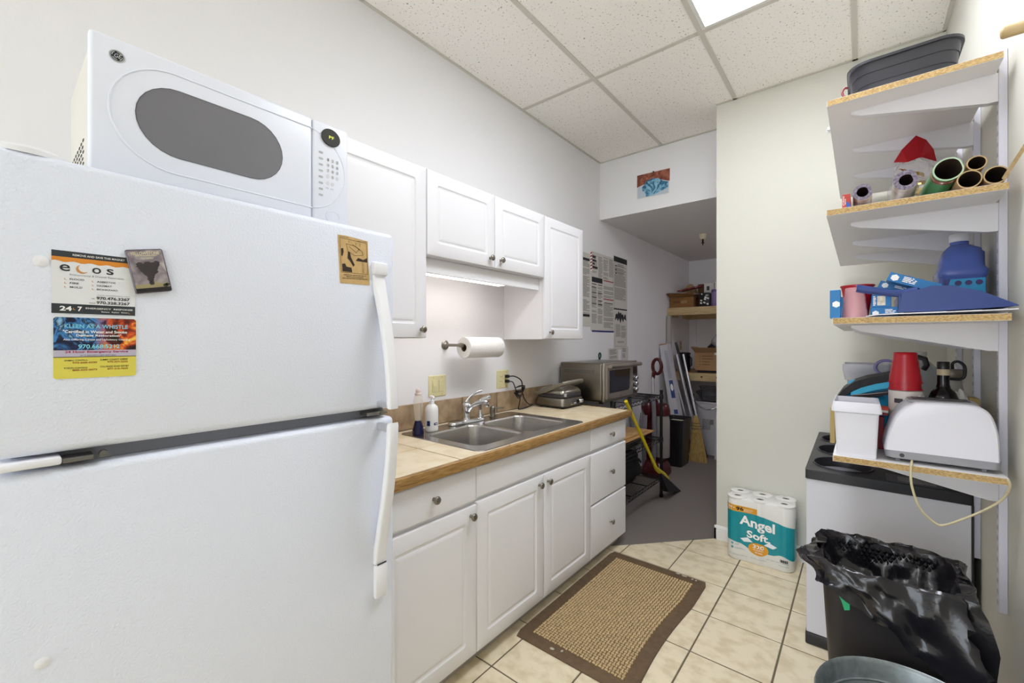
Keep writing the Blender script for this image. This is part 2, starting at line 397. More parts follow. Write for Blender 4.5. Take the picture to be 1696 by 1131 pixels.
# door handles: standing off near the door split, running flush into the doors
hu = [(-1.046, 1.53)]+[(p.x, p.z) for p in bez([V(-1.043, 0, 1.50), V(-1.025, 0, 1.42), V(-.982, 0, 1.33), V(-.975, 0, 1.15)], 12)]+[(-.978, 1.137)]
mb = MB(); strap(mb, hu, [.019]*2+[.0185-.003*i/12 for i in range(12)]+[.015], [.012, .016]+[.02]*12+[.014], .690)
h = mb.obj('handle', WHITE, t, 40)
MB().box(-1.052, -1.036, .666, .712, 1.505, 1.541, .005).obj('handle_mount', WHITE, h, 40)
MB().box(-1.052, -.978, .683, .699, 1.137, 1.153, .003).obj('handle_bracket', LIGHTCAST, h, 40)
hl = [(-.978, 1.1)]+[(p.x, p.z) for p in bez([V(-.975, 0, 1.09), V(-.982, 0, .92), V(-1.02, 0, .82), V(-1.04, 0, .70)], 12)]
mb = MB(); strap(mb, hl, [.015]+[.0155+.003*i/12 for i in range(13)], [.014]+[.02]*12+[.014], .690)
h = mb.obj('handle', WHITE, t, 40)
MB().box(-1.052, -.978, .683, .699, 1.072, 1.093, .003).obj('handle_bracket', LIGHTCAST, h, 40)
MB().box(-1.052, -1.036, .672, .711, .605, .698, .005).obj('handle_mount', WHITE, h, 40)
MB().box(-1.0365, -1.0355, .676, .705, .6985, .7025).obj('handle_seam', DARK, h)
for (y, z) in ((.051, 1.453), (.053, .787)):
    MB().lathe([(.0095, 0), (.0095, .001), (.006, .0025), (0, .003)], (FX-.0002, y, z), axis=(1, 0, 0), n=16, cap1=False).obj('screw_cap', WHITE, t, 60)

# magnets -----------------------------------------------------------
WHT = mat('print_white', '#f2f1ee', .5); ORG = mat('print_orange', '#d9892b', .5); CHAR = mat('print_charcoal', '#2f3338', .5)
GREYP = mat('print_grey', '#8b8d90', .6)
mx = FX+.0002
t = thing('fridge_magnet', 'square white restoration-service magnet with orange wave and crescent logo', 'magnet', (FX, .115, 1.368))
f = faceX(mx, .063, 1.368); w = .1065; hh = .1065
MB().prism(rect(0, w, 0, hh), f, 0, .0009).obj('sheet', mat('magnet_white', '#dfe0e2', .45), t)
MB().flat(rect(0, w, .096, hh), f, .0011).obj('dark_band', CHAR, t); MB().flat(rect(0, w, 0, .0165), f, .0011).obj('dark_band', CHAR, t)
pts = [(0, .096), (w, .096)]+[(w-w*i/24, .088-.0012*math.sin(i*1.3)+.001*(i/24-.5)) for i in range(25)]
MB().flat(pts, f, .0011).obj('orange_wave', ORG, t)
mb = MB(); text(mb, 'REMOVE AND SAVE THIS MAGNET', f, .025, .092, .0992, .1026, .0013)
text(mb, '24', f, .0095, .024, .0045, .0125, .0013, .03); text(mb, '7', f, .031, .0365, .0045, .0125, .0013, .03)
text(mb, 'EMERGENCY  RESPONSE', f, .041, .103, .0088, .0115, .0013); text(mb, 'Remove   Replace   Renew', f, .061, .096, .003, .006, .0013, 0)
fine(mb.obj('white_lettering', WHT, t))
mb = MB(); text(mb, 'e', f, .0095, .022, .072, .0835, .0013); text(mb, 'o', f, .049, .0605, .072, .0825, .0013); text(mb, 's', f, .0675, .077, .072, .0825, .0013)
for i, s_ in enumerate(('FLOOD', 'FIRE', 'MOLD')): text(mb, s_, f, .0215, (.039, .0325, .0368)[i], .0575-.0068*i, .0606-.0068*i, .0013)
for i, s_ in enumerate(('ASBESTOS', 'HAZMAT', 'BIOHAZARD')): text(mb, s_, f, .055, (.0795, .0745, .0825)[i], .0565-.0068*i, .0596-.0068*i, .0013)
text(mb, '970.476.3267', f, .0545, .099, .0262, .0318, .0013, .03); text(mb, '970.328.3267', f, .0545, .099, .0185, .0238, .0013, .03)
text(mb, 'VAIL', f, .048, .0525, .0268, .0285, .0013); text(mb, 'EAGLE', f, .0455, .053, .019, .0208, .0013)
fine(mb.obj('dark_lettering', CHAR, t))
mb = MB(); text(mb, 'Environmental & Disaster Restoration', f, .0215, .0905, .0652, .0686, .0013, 0); text(mb, 'www.ecosdisaster.com', f, .055, .099, .0335, .0358, .0013, 0); fine(mb.obj('grey_lettering', GREYP, t))
def crescent(cx, cy, r, n=14, tilt=200):
    a = math.radians(tilt); o = [(cx+r*math.cos(a-1.9+3.8*i/n), cy+r*math.sin(a-1.9+3.8*i/n)) for i in range(n+1)]
    q = [(cx+r*.38*math.cos(a+PI)+r*.92*math.cos(a-1.6+3.2*i/n), cy+r*.38*math.sin(a+PI)+r*.92*math.sin(a-1.6+3.2*i/n)) for i in range(n+1)]
    return o, q
def cresc(mb, f, cx, cy, r, h, tilt=215):
    o, q = crescent(cx, cy, r, 12, tilt)
    for i in range(12): mb.flat([o[i], o[i+1], q[i+1], q[i]], f, h)
mb = MB(); cresc(mb, f, .0365, .0775, .0075, .0013, 218)
for i in range(3): cresc(mb, f, .0165, .059-.0068*i, .0017, .0013); cresc(mb, f, .0502, .058-.0068*i, .0017, .0013)
cresc(mb, f, .0275, .0085, .0022, .0014); cresc(mb, f, .0985, .0045, .0017, .0014); fine(mb.obj('crescent_logo', mat('print_copper', '#c98a4a', .5), t))

t = thing('fridge_magnet', 'rounded blue and flame magnet with yellow phone list below', 'magnet', (FX, .118, 1.256))
f = faceX(mx, .0652, 1.2565); w = .1055; hh = .105
MB().prism(rrect(w, hh, .004, 3, w/2, hh/2), f, 0, .0009).obj('sheet', mat('magnet_yellow', '#d9cd55', .45), t)
def flame_mat():
    m = ramp_mat('flame_and_water', [(.3, '#06060a'), (.42, '#12204a'), (.52, '#3f86c6'), (.6, '#0b1430'), (.72, '#8fc2e6')], 45, .4)
    nt = m.node_tree; b = nt.nodes['Principled BSDF']; old = b.inputs['Base Color'].links[0].from_socket; nz = [q for q in nt.nodes if q.type == 'TEX_NOISE'][0]
    r2 = nt.nodes.new('ShaderNodeValToRGB'); el = r2.color_ramp.elements; el[0].position = .36; el[0].color = lin('#0c0504'); el[1].position = .66; el[1].color = lin('#f2c04a')
    for p, c in ((.46, '#6e1c0a'), (.55, '#d2541a')): e = el.new(p); e.color = lin(c)
    nt.links.new(nz.outputs['Fac'], r2.inputs[0])
    sp = nt.nodes.new('ShaderNodeSeparateXYZ'); tc = [q for q in nt.nodes if q.type == 'TEX_COORD'][0]; nt.links.new(tc.outputs['Object'], sp.inputs[0])
    mr = nt.nodes.new('ShaderNodeMapRange'); mr.inputs[1].default_value = .115; mr.inputs[2].default_value = .135; nt.links.new(sp.outputs['Y'], mr.inputs[0])
    mx_ = nt.nodes.new('ShaderNodeMix'); mx_.data_type = 'RGBA'; nt.links.new(mr.outputs[0], mx_.inputs[0]); nt.links.new(old, mx_.inputs[6]); nt.links.new(r2.outputs[0], mx_.inputs[7]); nt.links.new(mx_.outputs[2], b.inputs['Base Color'])
    return m
MB().flat([(0, .0485), (w, .0485), (w, hh-.003), (w-.003, hh), (.003, hh), (0, hh-.003)], f, .0010).obj('flame_print', flame_mat(), t)
MB().flat(rect(0, w, .037, .0485), f, .0011).obj('pale_strip', mat('print_lilac', '#b9b3c4', .5), t)
MB().flat(rect(0, w, .0362, .0372), f, .0012).obj('dark_rule', INK, t)
mb = MB(); text(mb, 'KLEEN AS A WHISTLE', f, .013, .094, .0865, .0935, .0013, .012); text(mb, '970.668.5212', f, .0295, .083, .051, .0585, .0013, .02); fine(mb.obj('blue_lettering', mat('print_sky', '#7fd0e6', .5), t))
mb = MB(); text(mb, '"Certified in Water and Smoke', f, .011, .093, .078, .0832, .0013, .02); text(mb, 'Damage Restoration"', f, .027, .085, .071, .0762, .0013, .02); text(mb, 'Also Offering Carpet and Upholstery Cleaning', f, .0115, .097, .0645, .0685, .0013, .01); fine(mb.obj('white_lettering', WHT, t))
mb = MB(); text(mb, '24 Hour Emergency Service', f, .0135, .0945, .0425, .0475, .0013, .03); fine(mb.obj('magenta_lettering', mat('print_magenta', '#a3124f', .5), t))
mb = MB(); text(mb, 'UP TO $500 DEDUCTIBLE ASSISTANCE', f, .032, .078, .0378, .0402, .0013, 0); text(mb, 'ANIMAL CONTROL', f, .0125, .0415, .0295, .0322, .0013); text(mb, 'SUMMIT COUNTY SHERIFF', f, .057, .094, .0295, .0325, .0013)
text(mb, 'POISON CONTROL', f, .0125, .0415, .0165, .0192, .0013); text(mb, 'COLORADO ROAD REPORT', f, .057, .0955, .0172, .0202, .0013); fine(mb.obj('dark_lettering', INK, t))
mb = MB(); text(mb, '970-668-3230', f, .0225, .053, .0253, .0283, .0013, .02); text(mb, '970-453-2232', f, .0665, .094, .0253, .0283, .0013, .02); text(mb, '800-332-3073', f, .0225, .053, .0125, .0155, .0013, .02); text(mb, '877-315-7623', f, .0665, .094, .0128, .0158, .0013, .02); fine(mb.obj('rust_lettering', mat('print_rust', '#97431a', .5), t))

t = thing('fridge_magnet', 'small tilted souvenir magnet with a dark geyser picture', 'magnet', (FX, .19, 1.41))
f = spin(faceX(FX+.0015, .170, 1.4085), 11.5); w = .0555; hh = .0812
mb = MB(); o_, u_, v_, n_ = f
mb.loft([[o_+u_*(p+w/2)+v_*(q+hh/2)+n_*d for p, q in rrect(w-2*i, hh-2*i, .003, 2)] for i, d in ((0, 0), (0, .003), (.0015, .005))]); mb.obj('tile', mat('magnet_edge', '#4b4149', .2), t, 30)
MB().flat(rect(.002, w-.002, .009, hh-.002), f, .0052).obj('picture_sky', ramp_mat('geyser_sky', [(.3, '#5c5460'), (.5, '#8e8489'), (.7, '#b9b1ad')], 30, .25), t)
MB().flat([(.002, .009), (w-.002, .009), (w-.002, .017), (.04, .016), (.03, .022), (.02, .016), (.002, .016)], f, .00535).obj('picture_mist', mat('geyser_mist', '#9b8f6a', .3), t)
MB().flat(rect(.002, w-.002, .002, .0085), f, .0054).obj('picture_ground', mat('geyser_ground', '#211d1f', .3), t)
mb = MB()
for cx, cy, r in ((.027, .018, .004), (.027, .025, .005), (.028, .032, .0065), (.025, .039, .008), (.033, .041, .008), (.020, .046, .0075), (.036, .049, .0075), (.028, .049, .009), (.016, .052, .0055), (.041, .054, .005)):
    mb.flat([(x+.0012*math.sin(k*9+cx*900), y) for k, (x, y) in enumerate(ell(cx, cy, r, r, 14))], f, .0055+cx*.005)
fine(mb.obj('picture_plume', mat('geyser_plume', '#3b3436', .3), t))
mb = MB()
for cx, cy, r in ((.047, .012, .004), (.05, .0135, .0035)): mb.flat(ell(cx, cy, r, r*.8, 10), f, .0056)
fine(mb.obj('picture_tree', mat('geyser_tree', '#3a3a30', .3), t))
mb = MB(); text(mb, 'YELLOWSTONE', f, .006, .049, .0705, .0765, .0056, .015); mb.flat(rect(.012, .045, .0685, .0695), f, .0056); text(mb, 'Old Faithful', f, .02, .038, .0625, .0658, .0056, 0); fine(mb.obj('lettering', mat('print_gold', '#d9cdaa', .4), t))

t = thing('newspaper_clipping', 'yellowed newspaper cartoon clipping on the freezer door', 'clipping', (FX, .61, 1.47))
f = spin(faceX(mx, .5745, 1.4725), 3); w = .0865; hh = .125
MB().prism([(0, 0), (w, -.002), (w-.001, .06), (w, hh-.007), (w*.7, hh-.004), (w*.3, hh), (0, hh)], f, 0, .0006).obj('paper', mat('old_newsprint', '#c9a872', .9, vary=.12, vscale=60), t)
IK = mat('news_ink', '#33261a', .8); mb = MB()
def line(mb, f, pts, wd, h=.0009):
    for (a, b), (c, d) in zip(pts[:-1], pts[1:]):
        L = math.hypot(c-a, d-b) or 1; nx, ny = -(d-b)/L*wd/2, (c-a)/L*wd/2
        mb.flat([(a-nx, b-ny), (c-nx, d-ny), (c+nx, d+ny), (a+nx, b+ny)], f, h)
for pts in ([(.005, .029), (.082, .027)], [(.005, .029), (.005, .118)], [(.082, .027), (.082, .112)], [(.005, .118), (.082, .112)], [(.022, .104), (.026, .085), (.045, .075), (.07, .078), (.068, .088), (.05, .1), (.022, .104)], [(.03, .098), (.05, .083), (.06, .095)], [(.04, .105), (.062, .09)], [(.048, .062), (.082, .06)], [(.066, .06), (.066, .03)], [(.07, .058), (.07, .03)], [(.03, .108), (.03, .112)], [(.05, .103), (.05, .11)], [(.062, .1), (.062, .11)]): line(mb, f, pts, .0009)
for pl in ([(.008, .05), (.016, .052), (.02, .044), (.034, .042), (.036, .03), (.008, .031)], [(.007, .09), (.013, .092), (.014, .082), (.01, .07), (.007, .072)], [(.026, .085), (.032, .083), (.034, .07), (.044, .05), (.04, .045), (.03, .06), (.024, .066)], [(.048, .062), (.082, .06), (.082, .072), (.07, .066), (.055, .07)]): mb.flat(pl, f, .0009)
for i, (a, b) in enumerate(((.012, .076), (.018, .068), (.007, .079))): text(mb, 'mmm mm nnn mmm nm mmm nnm mm', f, a, b, .021-.0045*i, .0235-.0045*i, .0009, .02)
text(mb, 'm nnm mm', f, .004, .03, .1195, .1212, .0009); text(mb, 'nm mn', f, .055, .082, .1145, .116, .0009); fine(mb.obj('cartoon_print', IK, t))

# ------------------------------------------------------------------ microwave
FZ = 1.6315; MX = -1.122
t = thing('microwave', 'white countertop microwave with oval window on top of the refrigerator', 'microwave', (-1.3, .375, FZ))
MB().box(-1.48, MX-.022, .120, .632, FZ+.012, 1.906, .008, 3).obj('body', mat('micro_case', '#d5d2c8', .4), t, 40)
dm = MB().box(MX-.021, MX, .115, .5365, FZ+.012, 1.912, .007, 3).obj('door', APPL, t, 40)
ct = MB().box(MX-.021, MX, .5378, .638, FZ+.012, 1.912, .007, 3).obj('control_panel', APPL, t, 40)
for x in (-1.44, -1.17):
    for y in (.15, .6): MB().cyl((x, y, FZ), (x, y, FZ+.013), .014, n=12).obj('foot', DARK, t)
mb = MB()
for r in range(7):
    for c in range(8): mb.box(-1.46+.03*c-.01*(r % 2), -1.446+.03*c-.01*(r % 2), .1188, .1203, FZ+.03+.012*r, FZ+.034+.012*r)
fine(mb.obj('vent_slots', mat('vent_dark', '#55534f', .7), t))
def stadium(y0, y1, z0, z1, n=14):
    r = (z1-z0)/2; zc = (z0+z1)/2
    return [(y1-r+r*math.sin(PI*i/n), zc-r*math.cos(PI*i/n)) for i in range(n+1)]+[(y0+r-r*math.sin(PI*i/n), zc+r*math.cos(PI*i/n)) for i in range(n+1)]
def meshwin(): return mat('oven_window', '#77767b', .3, vary=.12, vscale=700)
fz = frame((MX, 0, 0), (0, 1, 0), (0, 0, 1)); o_, u_, v_, n_ = fz
ws = stadium(.181, .462, 1.708, 1.852)
MB().flat(ws, fz, .0006).obj('window', meshwin(), dm)
ws2 = stadium(.1825, .4605, 1.7095, 1.8505)
mb = MB(); N = len(ws)
for i in range(N): mb.flat([ws[i], ws[(i+1) % N], ws2[(i+1) % N], ws2[i]], fz, .0010)
mb.obj('window_edge', mat('window_rim', '#5b5a5e', .4), dm)
rd = stadium(.142, .628, 1.674, 1.884, 20)
dr = [p for p in rd if p[0] < .5355]; k0 = max(range(len(rd)), key=lambda i: 0)
left = [(.5355, 1.884)]+[p for p in rd[21:] if p[0] < .535]+[(.5355, 1.674)]
right = [(.539, 1.674)]+[p for p in rd[:21] if p[0] > .54]+[(.539, 1.884)]
MB().tube([V(MX-.0005, a, b) for a, b in left], .0022, 6).obj('oval_ridge', APPL, dm, True)
MB().tube([V(MX-.0005, a, b) for a, b in right], .0018, 6).obj('oval_ridge', APPL, ct, True)
MB().flat(ell(.1545, 1.876, .0115, .0115), fz, .0008).obj('logo_ring', mat('badge_silver', '#c5c7cc', .3, 1), dm)
MB().flat(ell(.1545, 1.876, .0092, .0092), fz, .0012).obj('logo_disc', mat('badge_dark', '#26272c', .3), dm)
mb = MB(); text(mb, 'GE', fz, .1495, .1595, 1.8722, 1.8802, .0015, 0, .25)
for a in (30, 120, 210, 300):
    mb.tube([V(MX+.0015, .1545+.0075*math.cos(math.radians(a+q)), 1.876+.0075*math.sin(math.radians(a+q))) for q in range(0, 70, 10)], .0005, 4)
fine(mb.obj('logo_monogram', mat('badge_silver2', '#d4d6da', .3), dm))
mb = MB(); mb.loft([[o_+u_*p+v_*q+n_*d for p, q in ell(.5865, 1.8755, .0265*s, .0235*s)] for s, d in ((1, -.002), (1, .003), (.95, .0045))]); mb.obj('display', mat('display_black', '#2c2d2a', .15), ct, 30)
mb = MB(); text(mb, 'PF', fz, .580, .594, 1.871, 1.879, .005, -.01); mb.obj('display_digits', mat('led_green', '#c8d24a', .5, emit=.9), ct)
KEY = mat('key_grey', '#c3c4c8', .5); KI = mat('key_ink', '#7b7c80', .6)
for i in range(8):
    MB().prism(rrect(.0125, .006, .0029, 3, .5595, 1.828-.0163*i), fz, -.001, .0007).obj('preset_key', KEY, ct)
mb = MB()
for i, s_ in enumerate(('TIME', 'AUTO', 'MICRO', 'POPCORN', 'BEVERAGE', 'POTATO', 'TIMER', 'POWER')): text(mb, s_, fz, .5545, .5645, 1.8268-.0163*i, 1.829-.0163*i, .0009, 0)
for r in range(4):
    for c in range(3):
        s_ = '123456789 0 '[r*3+c]
        if s_ != ' ': text(mb, s_, fz, .5775+.013*c, .5815+.013*c, 1.8105-.0148*r, 1.8175-.0148*r, .0012, 0)
text(mb, 'START', fz, .5855, .5955, 1.735, 1.738, .0009, 0); text(mb, 'OFF', fz, .573, .581, 1.735, 1.738, .0009, 0); fine(mb.obj('key_print', KI, ct))
for r in range(5):
    for c in range(3):
        if r == 4 and c == 2: continue
        MB().prism(ell(.5795+.013*c, 1.814-.0148*r-(.004 if r == 4 else 0), .0044, .0052, 12), fz, -.001, .0006).obj('number_key', mat('key_pale', '#d2d3d8', .5), ct)
MB().tube([V(MX, .593+.0195*math.cos(2*PI*i/20), 1.6615+.0155*math.sin(2*PI*i/20)) for i in range(20)], .0011, 5, closed=True).obj('door_button', APPL, ct, True)
# ------------------------------------------------------------------ cabinets
def raised(mb, y0, y1, z0, z1, x, frame_w=.058, th=.019):
    """routed thermofoil door: frame, groove, raised field; front at x"""
    def ring(i, d, r=0):
        a0, a1, b0, b1 = y0+i, y1-i, z0+i, z1-i
        return [V(x-d, p, q) for p, q in rrect(a1-a0, b1-b0, max(r, .0005), 3, (a0+a1)/2, (b0+b1)/2)]
    mb.loft([ring(0, th), ring(0, .005), ring(.0015, .0018), ring(.005, 0), ring(frame_w, 0, .012), ring(frame_w+.003, .003, .011), ring(frame_w+.007, .0045, .009), ring(frame_w+.013, .0045, .006), ring(frame_w+.016, .0025, .005), ring(frame_w+.024, .0008, .004), ring(frame_w+.028, .0005, .003)])
    return mb
def slab(mb, y0, y1, z0, z1, x, th=.019):
    def ring(i, d): return [V(x-d, p, q) for p, q in rect(y0+i, y1-i, z0+i, z1-i)]
    return mb.loft([ring(0, th), ring(0, .006), ring(.003, .0025), ring(.007, .0005), ring(.009, 0)])
def knob(x, y, z, parent):
    return MB().lathe([(.0075, 0), (.006, .003), (.0045, .007), (.005, .012), (.011, .0165), (.0145, .019), (.0152, .022), (.0135, .0255), (.009, .0275), (0, .028)], (x-.0005, y, z), axis=(1, 0, 0), n=18, cap1=False).obj('knob', NICKEL, parent, 60)
G2 = .0015
def wall_cab(lab, y0, y1, z0, z1, doors):
    t = thing('wall_cabinet', lab, 'cabinet', (-1.65, (y0+y1)/2, z0))
    MB().box(XL+.0005, -1.4955, y0+.0006, y1-.0006, z0+.001, z1-.001).obj('body', CAB, t)
    for (a, b, ky, kz) in doors:
        d = raised(MB(), a+G2, b-G2, z0+.004, z1-.002, -1.475).obj('door', CAB, t, 30); knob(-1.475, ky, kz, d)
wall_cab('tall white wall cabinet half hidden behind the refrigerator', .753, 1.2105, 1.333, 2.083, [(.753, 1.2105, 1.178, 1.372)])
wall_cab('short double-door white wall cabinet above the sink', 1.2115, 2.1115, 1.70, 2.083, [(1.2115, 1.6615, 1.622, 1.748), (1.6615, 2.1115, 1.704, 1.748)])
wall_cab('tall white wall cabinet at the far end nearest the posters', 2.1125, 2.5725, 1.333, 2.083, [(2.1125, 2.5725, 2.165, 1.376)])
tag(MB().box(-1.538, -1.520, 1.2118, 2.1112, 1.632, 1.6995, .0015).obj('light_valance', CAB), 'white valance board below the short cabinet over the sink', 'valance')
t = thing('under_cabinet_light', 'lit white strip light under the short cabinet above the sink', 'strip light', (-1.60, 1.56, 1.699))
MB().box(-1.625, -1.545, 1.25, 1.86, 1.652, 1.699, .006).obj('housing', WHITE, t, 40)
MB().box(-1.615, -1.553, 1.265, 1.845, 1.637, 1.6518, .004).obj('diffuser', mat('strip_diffuser', '#fff6f2', .5, emit=STRIP_LIGHT), t, 40)

LX = -1.19
def base_cab(lab, y0, y1, hollow=False):
    t = thing('base_cabinet', lab, 'cabinet', (-1.5, (y0+y1)/2, 0))
    mb = MB(); a, b, c_, d_ = XL+.0005, LX-.0195, y0+.0006, y1-.0006
    if hollow:      # open carcass around the bowls
        mb.box(a, b, c_, c_+.016, .071, .826).box(a, b, d_-.016, d_, .071, .826).box(a, a+.006, c_+.016, d_-.016, .071, .826).box(a+.006, b, c_+.016, d_-.016, .071, .087).box(b-.01, b, c_+.016, d_-.016, .087, .826)
    else: mb.box(a, b, c_, d_, .071, .826)
    mb.obj('body', CAB, t)
    MB().box(-1.265, -1.25, y0+.0006, y1-.0006, .0005, .0705).obj('toe_kick', mat('toe_kick_grey', '#a9a49f', .5), t)
    return t
t = base_cab('white base cabinet with one drawer and door beside the refrigerator', .774, 1.231)
d = slab(MB(), .774+G2, 1.231-G2, .683, .820, LX).obj('drawer', CAB, t, 30); knob(LX, 1.008, .752, d)
d = raised(MB(), .774+G2, 1.231-G2, .073, .668, LX).obj('door', CAB, t, 30); knob(LX, 1.196, .632, d)
t = base_cab('wide white sink base cabinet with two doors and a blank front', 1.2315, 2.1635, True)
slab(MB(), 1.2315+G2, 2.1635-G2, .690, .820, LX).obj('false_front', CAB, t, 30)
d = raised(MB(), 1.2315+G2, 1.697-G2, .073, .675, LX).obj('door', CAB, t, 30); knob(LX, 1.655, .635, d)
d = raised(MB(), 1.698+G2, 2.1635-G2, .073, .675, LX).obj('door', CAB, t, 30); knob(LX, 1.728, .636, d)
t = base_cab('white base cabinet of three drawers at the carpet end', 2.164, 2.631)
for z0, z1 in ((.690, .820), (.382, .672), (.073, .372)):
    d = slab(MB(), 2.164+G2, 2.631-G2, z0, z1, LX).obj('drawer', CAB, t, 30); knob(LX, 2.405, (z0+z1)/2 if z1 > .8 else z0+.145, d)

# ------------------------------------------------------------------ countertop
CT = mat('counter_tile', '#e8dabd', .3, hx2='#dac7a2', vscale=14, detail=7, contrast=(.34, .6))
BS = mat('backsplash_tile', '#ab9478', .35, hx2='#8a745a', vscale=16, detail=7, contrast=(.34, .62))
t = thing('countertop', 'beige tiled countertop with an oak front edge', 'countertop', (-1.48, 1.7, .87))
SK = (-1.722, -1.213, 1.272, 2.088)                        # sink cut-out
MB().holed(rect(XL+.0008, -1.186, .76, 2.6715-.02), [rect(SK[0], SK[1], SK[2], SK[3])], UP, .8265, .8615).obj('substrate', mat('counter_grout', '#5f4c33', .9), t)
MB().box(-1.1855, -1.165, .76, 2.672, .829, .8685, .004, 2).obj('wood_edge', WOODE, t, 40)
MB().box(XL+.016, -1.186, 2.652, 2.672, .829, .8685, .004, 2).obj('wood_edge', WOODE, t, 40)
def subtract(r, h):
    x0, x1, y0, y1 = r; a0, a1, b0, b1 = h
    if x1 <= a0 or x0 >= a1 or y1 <= b0 or y0 >= b1: return [r]
    out = []
    if y0 < b0: out.append((x0, x1, y0, b0))
    if y1 > b1: out.append((x0, x1, b1, y1))
    m0, m1 = max(y0, b0), min(y1, b1)
    if x0 < a0: out.append((x0, a0, m0, m1))
    if x1 > a1: out.append((a1, x1, m0, m1))
    return out
g = .003
for x0, x1 in ((-1.784, -1.447), (-1.447, -1.186)):
    for k in range(7):
        y0 = max(.76, .836+.301*k-.0) if k else .76; y1 = .836+.301*(k+1) if k < 6 else 2.652
        if k == 0: y0, y1 = .76, 1.137
        for r in subtract((x0+g, x1-g, y0+g, min(y1, 2.652)-g), (SK[0]-.001, SK[1]+.001, SK[2]-.001, SK[3]+.001)):
            if r[1]-r[0] > .004 and r[3]-r[2] > .004: MB().box(*r, .8616, .8695, .0014, 1).obj('counter_tile', CT, t)
bs = thing('backsplash', 'low row of mottled tan tiles along the wall behind the sink', 'backsplash', (-1.79, 1.9, .87))
ye = [.76, 1.12, 1.424, 1.726, 2.029, 2.334, 2.638, 2.668]
for a, b in zip(ye[:-1], ye[1:]): MB().box(XL+.002, -1.7855, a+.0025, b-.0025, .8705, .997, .0012, 1).obj('tile', BS, bs)
MB().box(XL+.0006, XL+.0019, .76, 2.668, .8705, .995).obj('grout', mat('grout_tan', '#d6c6a8', .9), bs)

# ------------------------------------------------------------------ sink
SS = mat('sink_steel', '#c6c3c0', .25, 1, vary=.1, vscale=60, stretch=(1, 10, 1))
t = thing('kitchen_sink', 'stainless steel double-bowl sink set in the tiled counter', 'sink', (-1.465, 1.68, .87))
zr = .8712
cxs = (SK[0]+SK[1])/2
outer = [(p+cxs, q+1.68) for p, q in rrect(.545, .848, .035, 5)]
b1 = [(p-1.447, q+1.488) for p, q in rrect(.362, .345, .06, 6)]; b2 = [(p-1.447, q+1.868) for p, q in rrect(.362, .345, .06, 6)]
mb = MB().holed(outer, [b1, b2], UP, zr)
mb.loft([[V(p, q, zr) for p, q in outer], [V(cxs+(p-cxs)*1.008, 1.68+(q-1.68)*1.005, .8698) for p, q in outer]], False, False)
mb.loft([[V(p, q, zr) for p, q in [(cxs+(a-cxs)*k, 1.68+(b-1.68)*k) for a, b in outer]] if 0 else [V(cxs+(a-cxs)*k, 1.68+(b-1.68)*k, z) for a, b in outer] for k, z in ((.985, zr), (.992, zr+.0018), (1.0, zr+.0018), (1.004, .8705))], False, False)
mb.obj('rim', SS, t, 40)
for cy, bp in ((1.488, b1), (1.868, b2)):
    sc = lambda k, z: [V(-1.447+(p+1.447)*k, cy+(q-cy)*k, z) for p, q in bp]
    b = MB().loft([sc(1.012, zr+.0004), sc(1, zr-.001), sc(.985, zr-.012), sc(.955, zr-.13), sc(.93, zr-.155), sc(.85, zr-.168), sc(.3, zr-.172)], False, True).obj('bowl', SS, t, 50)
    MB().lathe([(.045, 0), (.045, .003), (.036, .003), (.03, -.002), (0, -.002)], (-1.447, cy, zr-.1715), n=20, cap0=False, cap1=False).obj('drain', CHROME, b, 40)

# ------------------------------------------------------------------ faucet, sprayer, pump
zt = zr+.002
t = thing('faucet', 'chrome single-lever faucet with base plate behind the sink bowls', 'faucet', (-1.685, 1.665, zt))
MB().loft([[V(-1.685+p*k, 1.665+q*k2, zt+z) for p, q in rrect(.056, .265, .026, 5)] for k, k2, z in ((1, 1, 0), (1, 1, .008), (.86, .97, .014), (.5, .9, .016))]).obj('base_plate', CHROME, t, 50)
MB().lathe([(.026, .012), (.022, .02), (.018, .03), (.017, .055), (.019, .075), (.024, .085), (.024, .1), (.018, .108), (0, .11)], (-1.69, 1.665, zt), n=20, cap1=False).obj('body', CHROME, t, 50)
MB().tube(bez([V(-1.69, 1.668, zt+.055), V(-1.67, 1.675, zt+.095), V(-1.63, 1.69, zt+.115), V(-1.585, 1.705, zt+.118)], 12)+[V(-1.575, 1.708, zt+.112)], [.014]*4+[.0125]*5+[.012]*5, 12).obj('spout', CHROME, t, 60)
MB().lathe([(.012, 0), (.012, -.02), (.010, -.022), (0, -.022)], (-1.576, 1.7078, zt+.112), n=14, cap1=False).obj('aerator', CHROME, t, 50)
MB().tube(bez([V(-1.69, 1.665, zt+.108), V(-1.69, 1.68, zt+.135), V(-1.675, 1.71, zt+.165), V(-1.655, 1.755, zt+.168)], 10), [.012, .0105, .009, .008, .0075, .007, .007, .007, .0075, .008, .006], 10, flat=.75).obj('lever', CHROME, t, 60)
t = thing('sink_sprayer', 'chrome pull-out side sprayer standing right of the faucet lever', 'sprayer', (-1.69, 1.775, zt))
MB().lathe([(.019, .0163), (.019, .019), (.013, .03), (.010, .045), (.0105, .07), (.014, .095), (.0145, .11), (.0, .113)], (-1.69, 1.775, zt), n=18, cap1=False).obj('body', CHROME, t, 50)
MB().tube([V(-1.692, 1.77, zt+.103), V(-1.68, 1.79, zt+.115), V(-1.665, 1.815, zt+.125)], [.011, .013, .012], 12).obj('head', CHROME, t, 50)
MB().lathe([(.0122, 0), (.0145, .002), (.0145, .008), (.009, .009), (0, .009)], (-1.665, 1.815, zt+.125), axis=(.45, .8, .25), n=14, cap1=False).obj('nozzle_ring', CHROME, t, 50)
t = thing('soap_pump', 'brushed nickel built-in soap pump on the sink rim', 'soap dispenser', (-1.685, 1.875, zt))
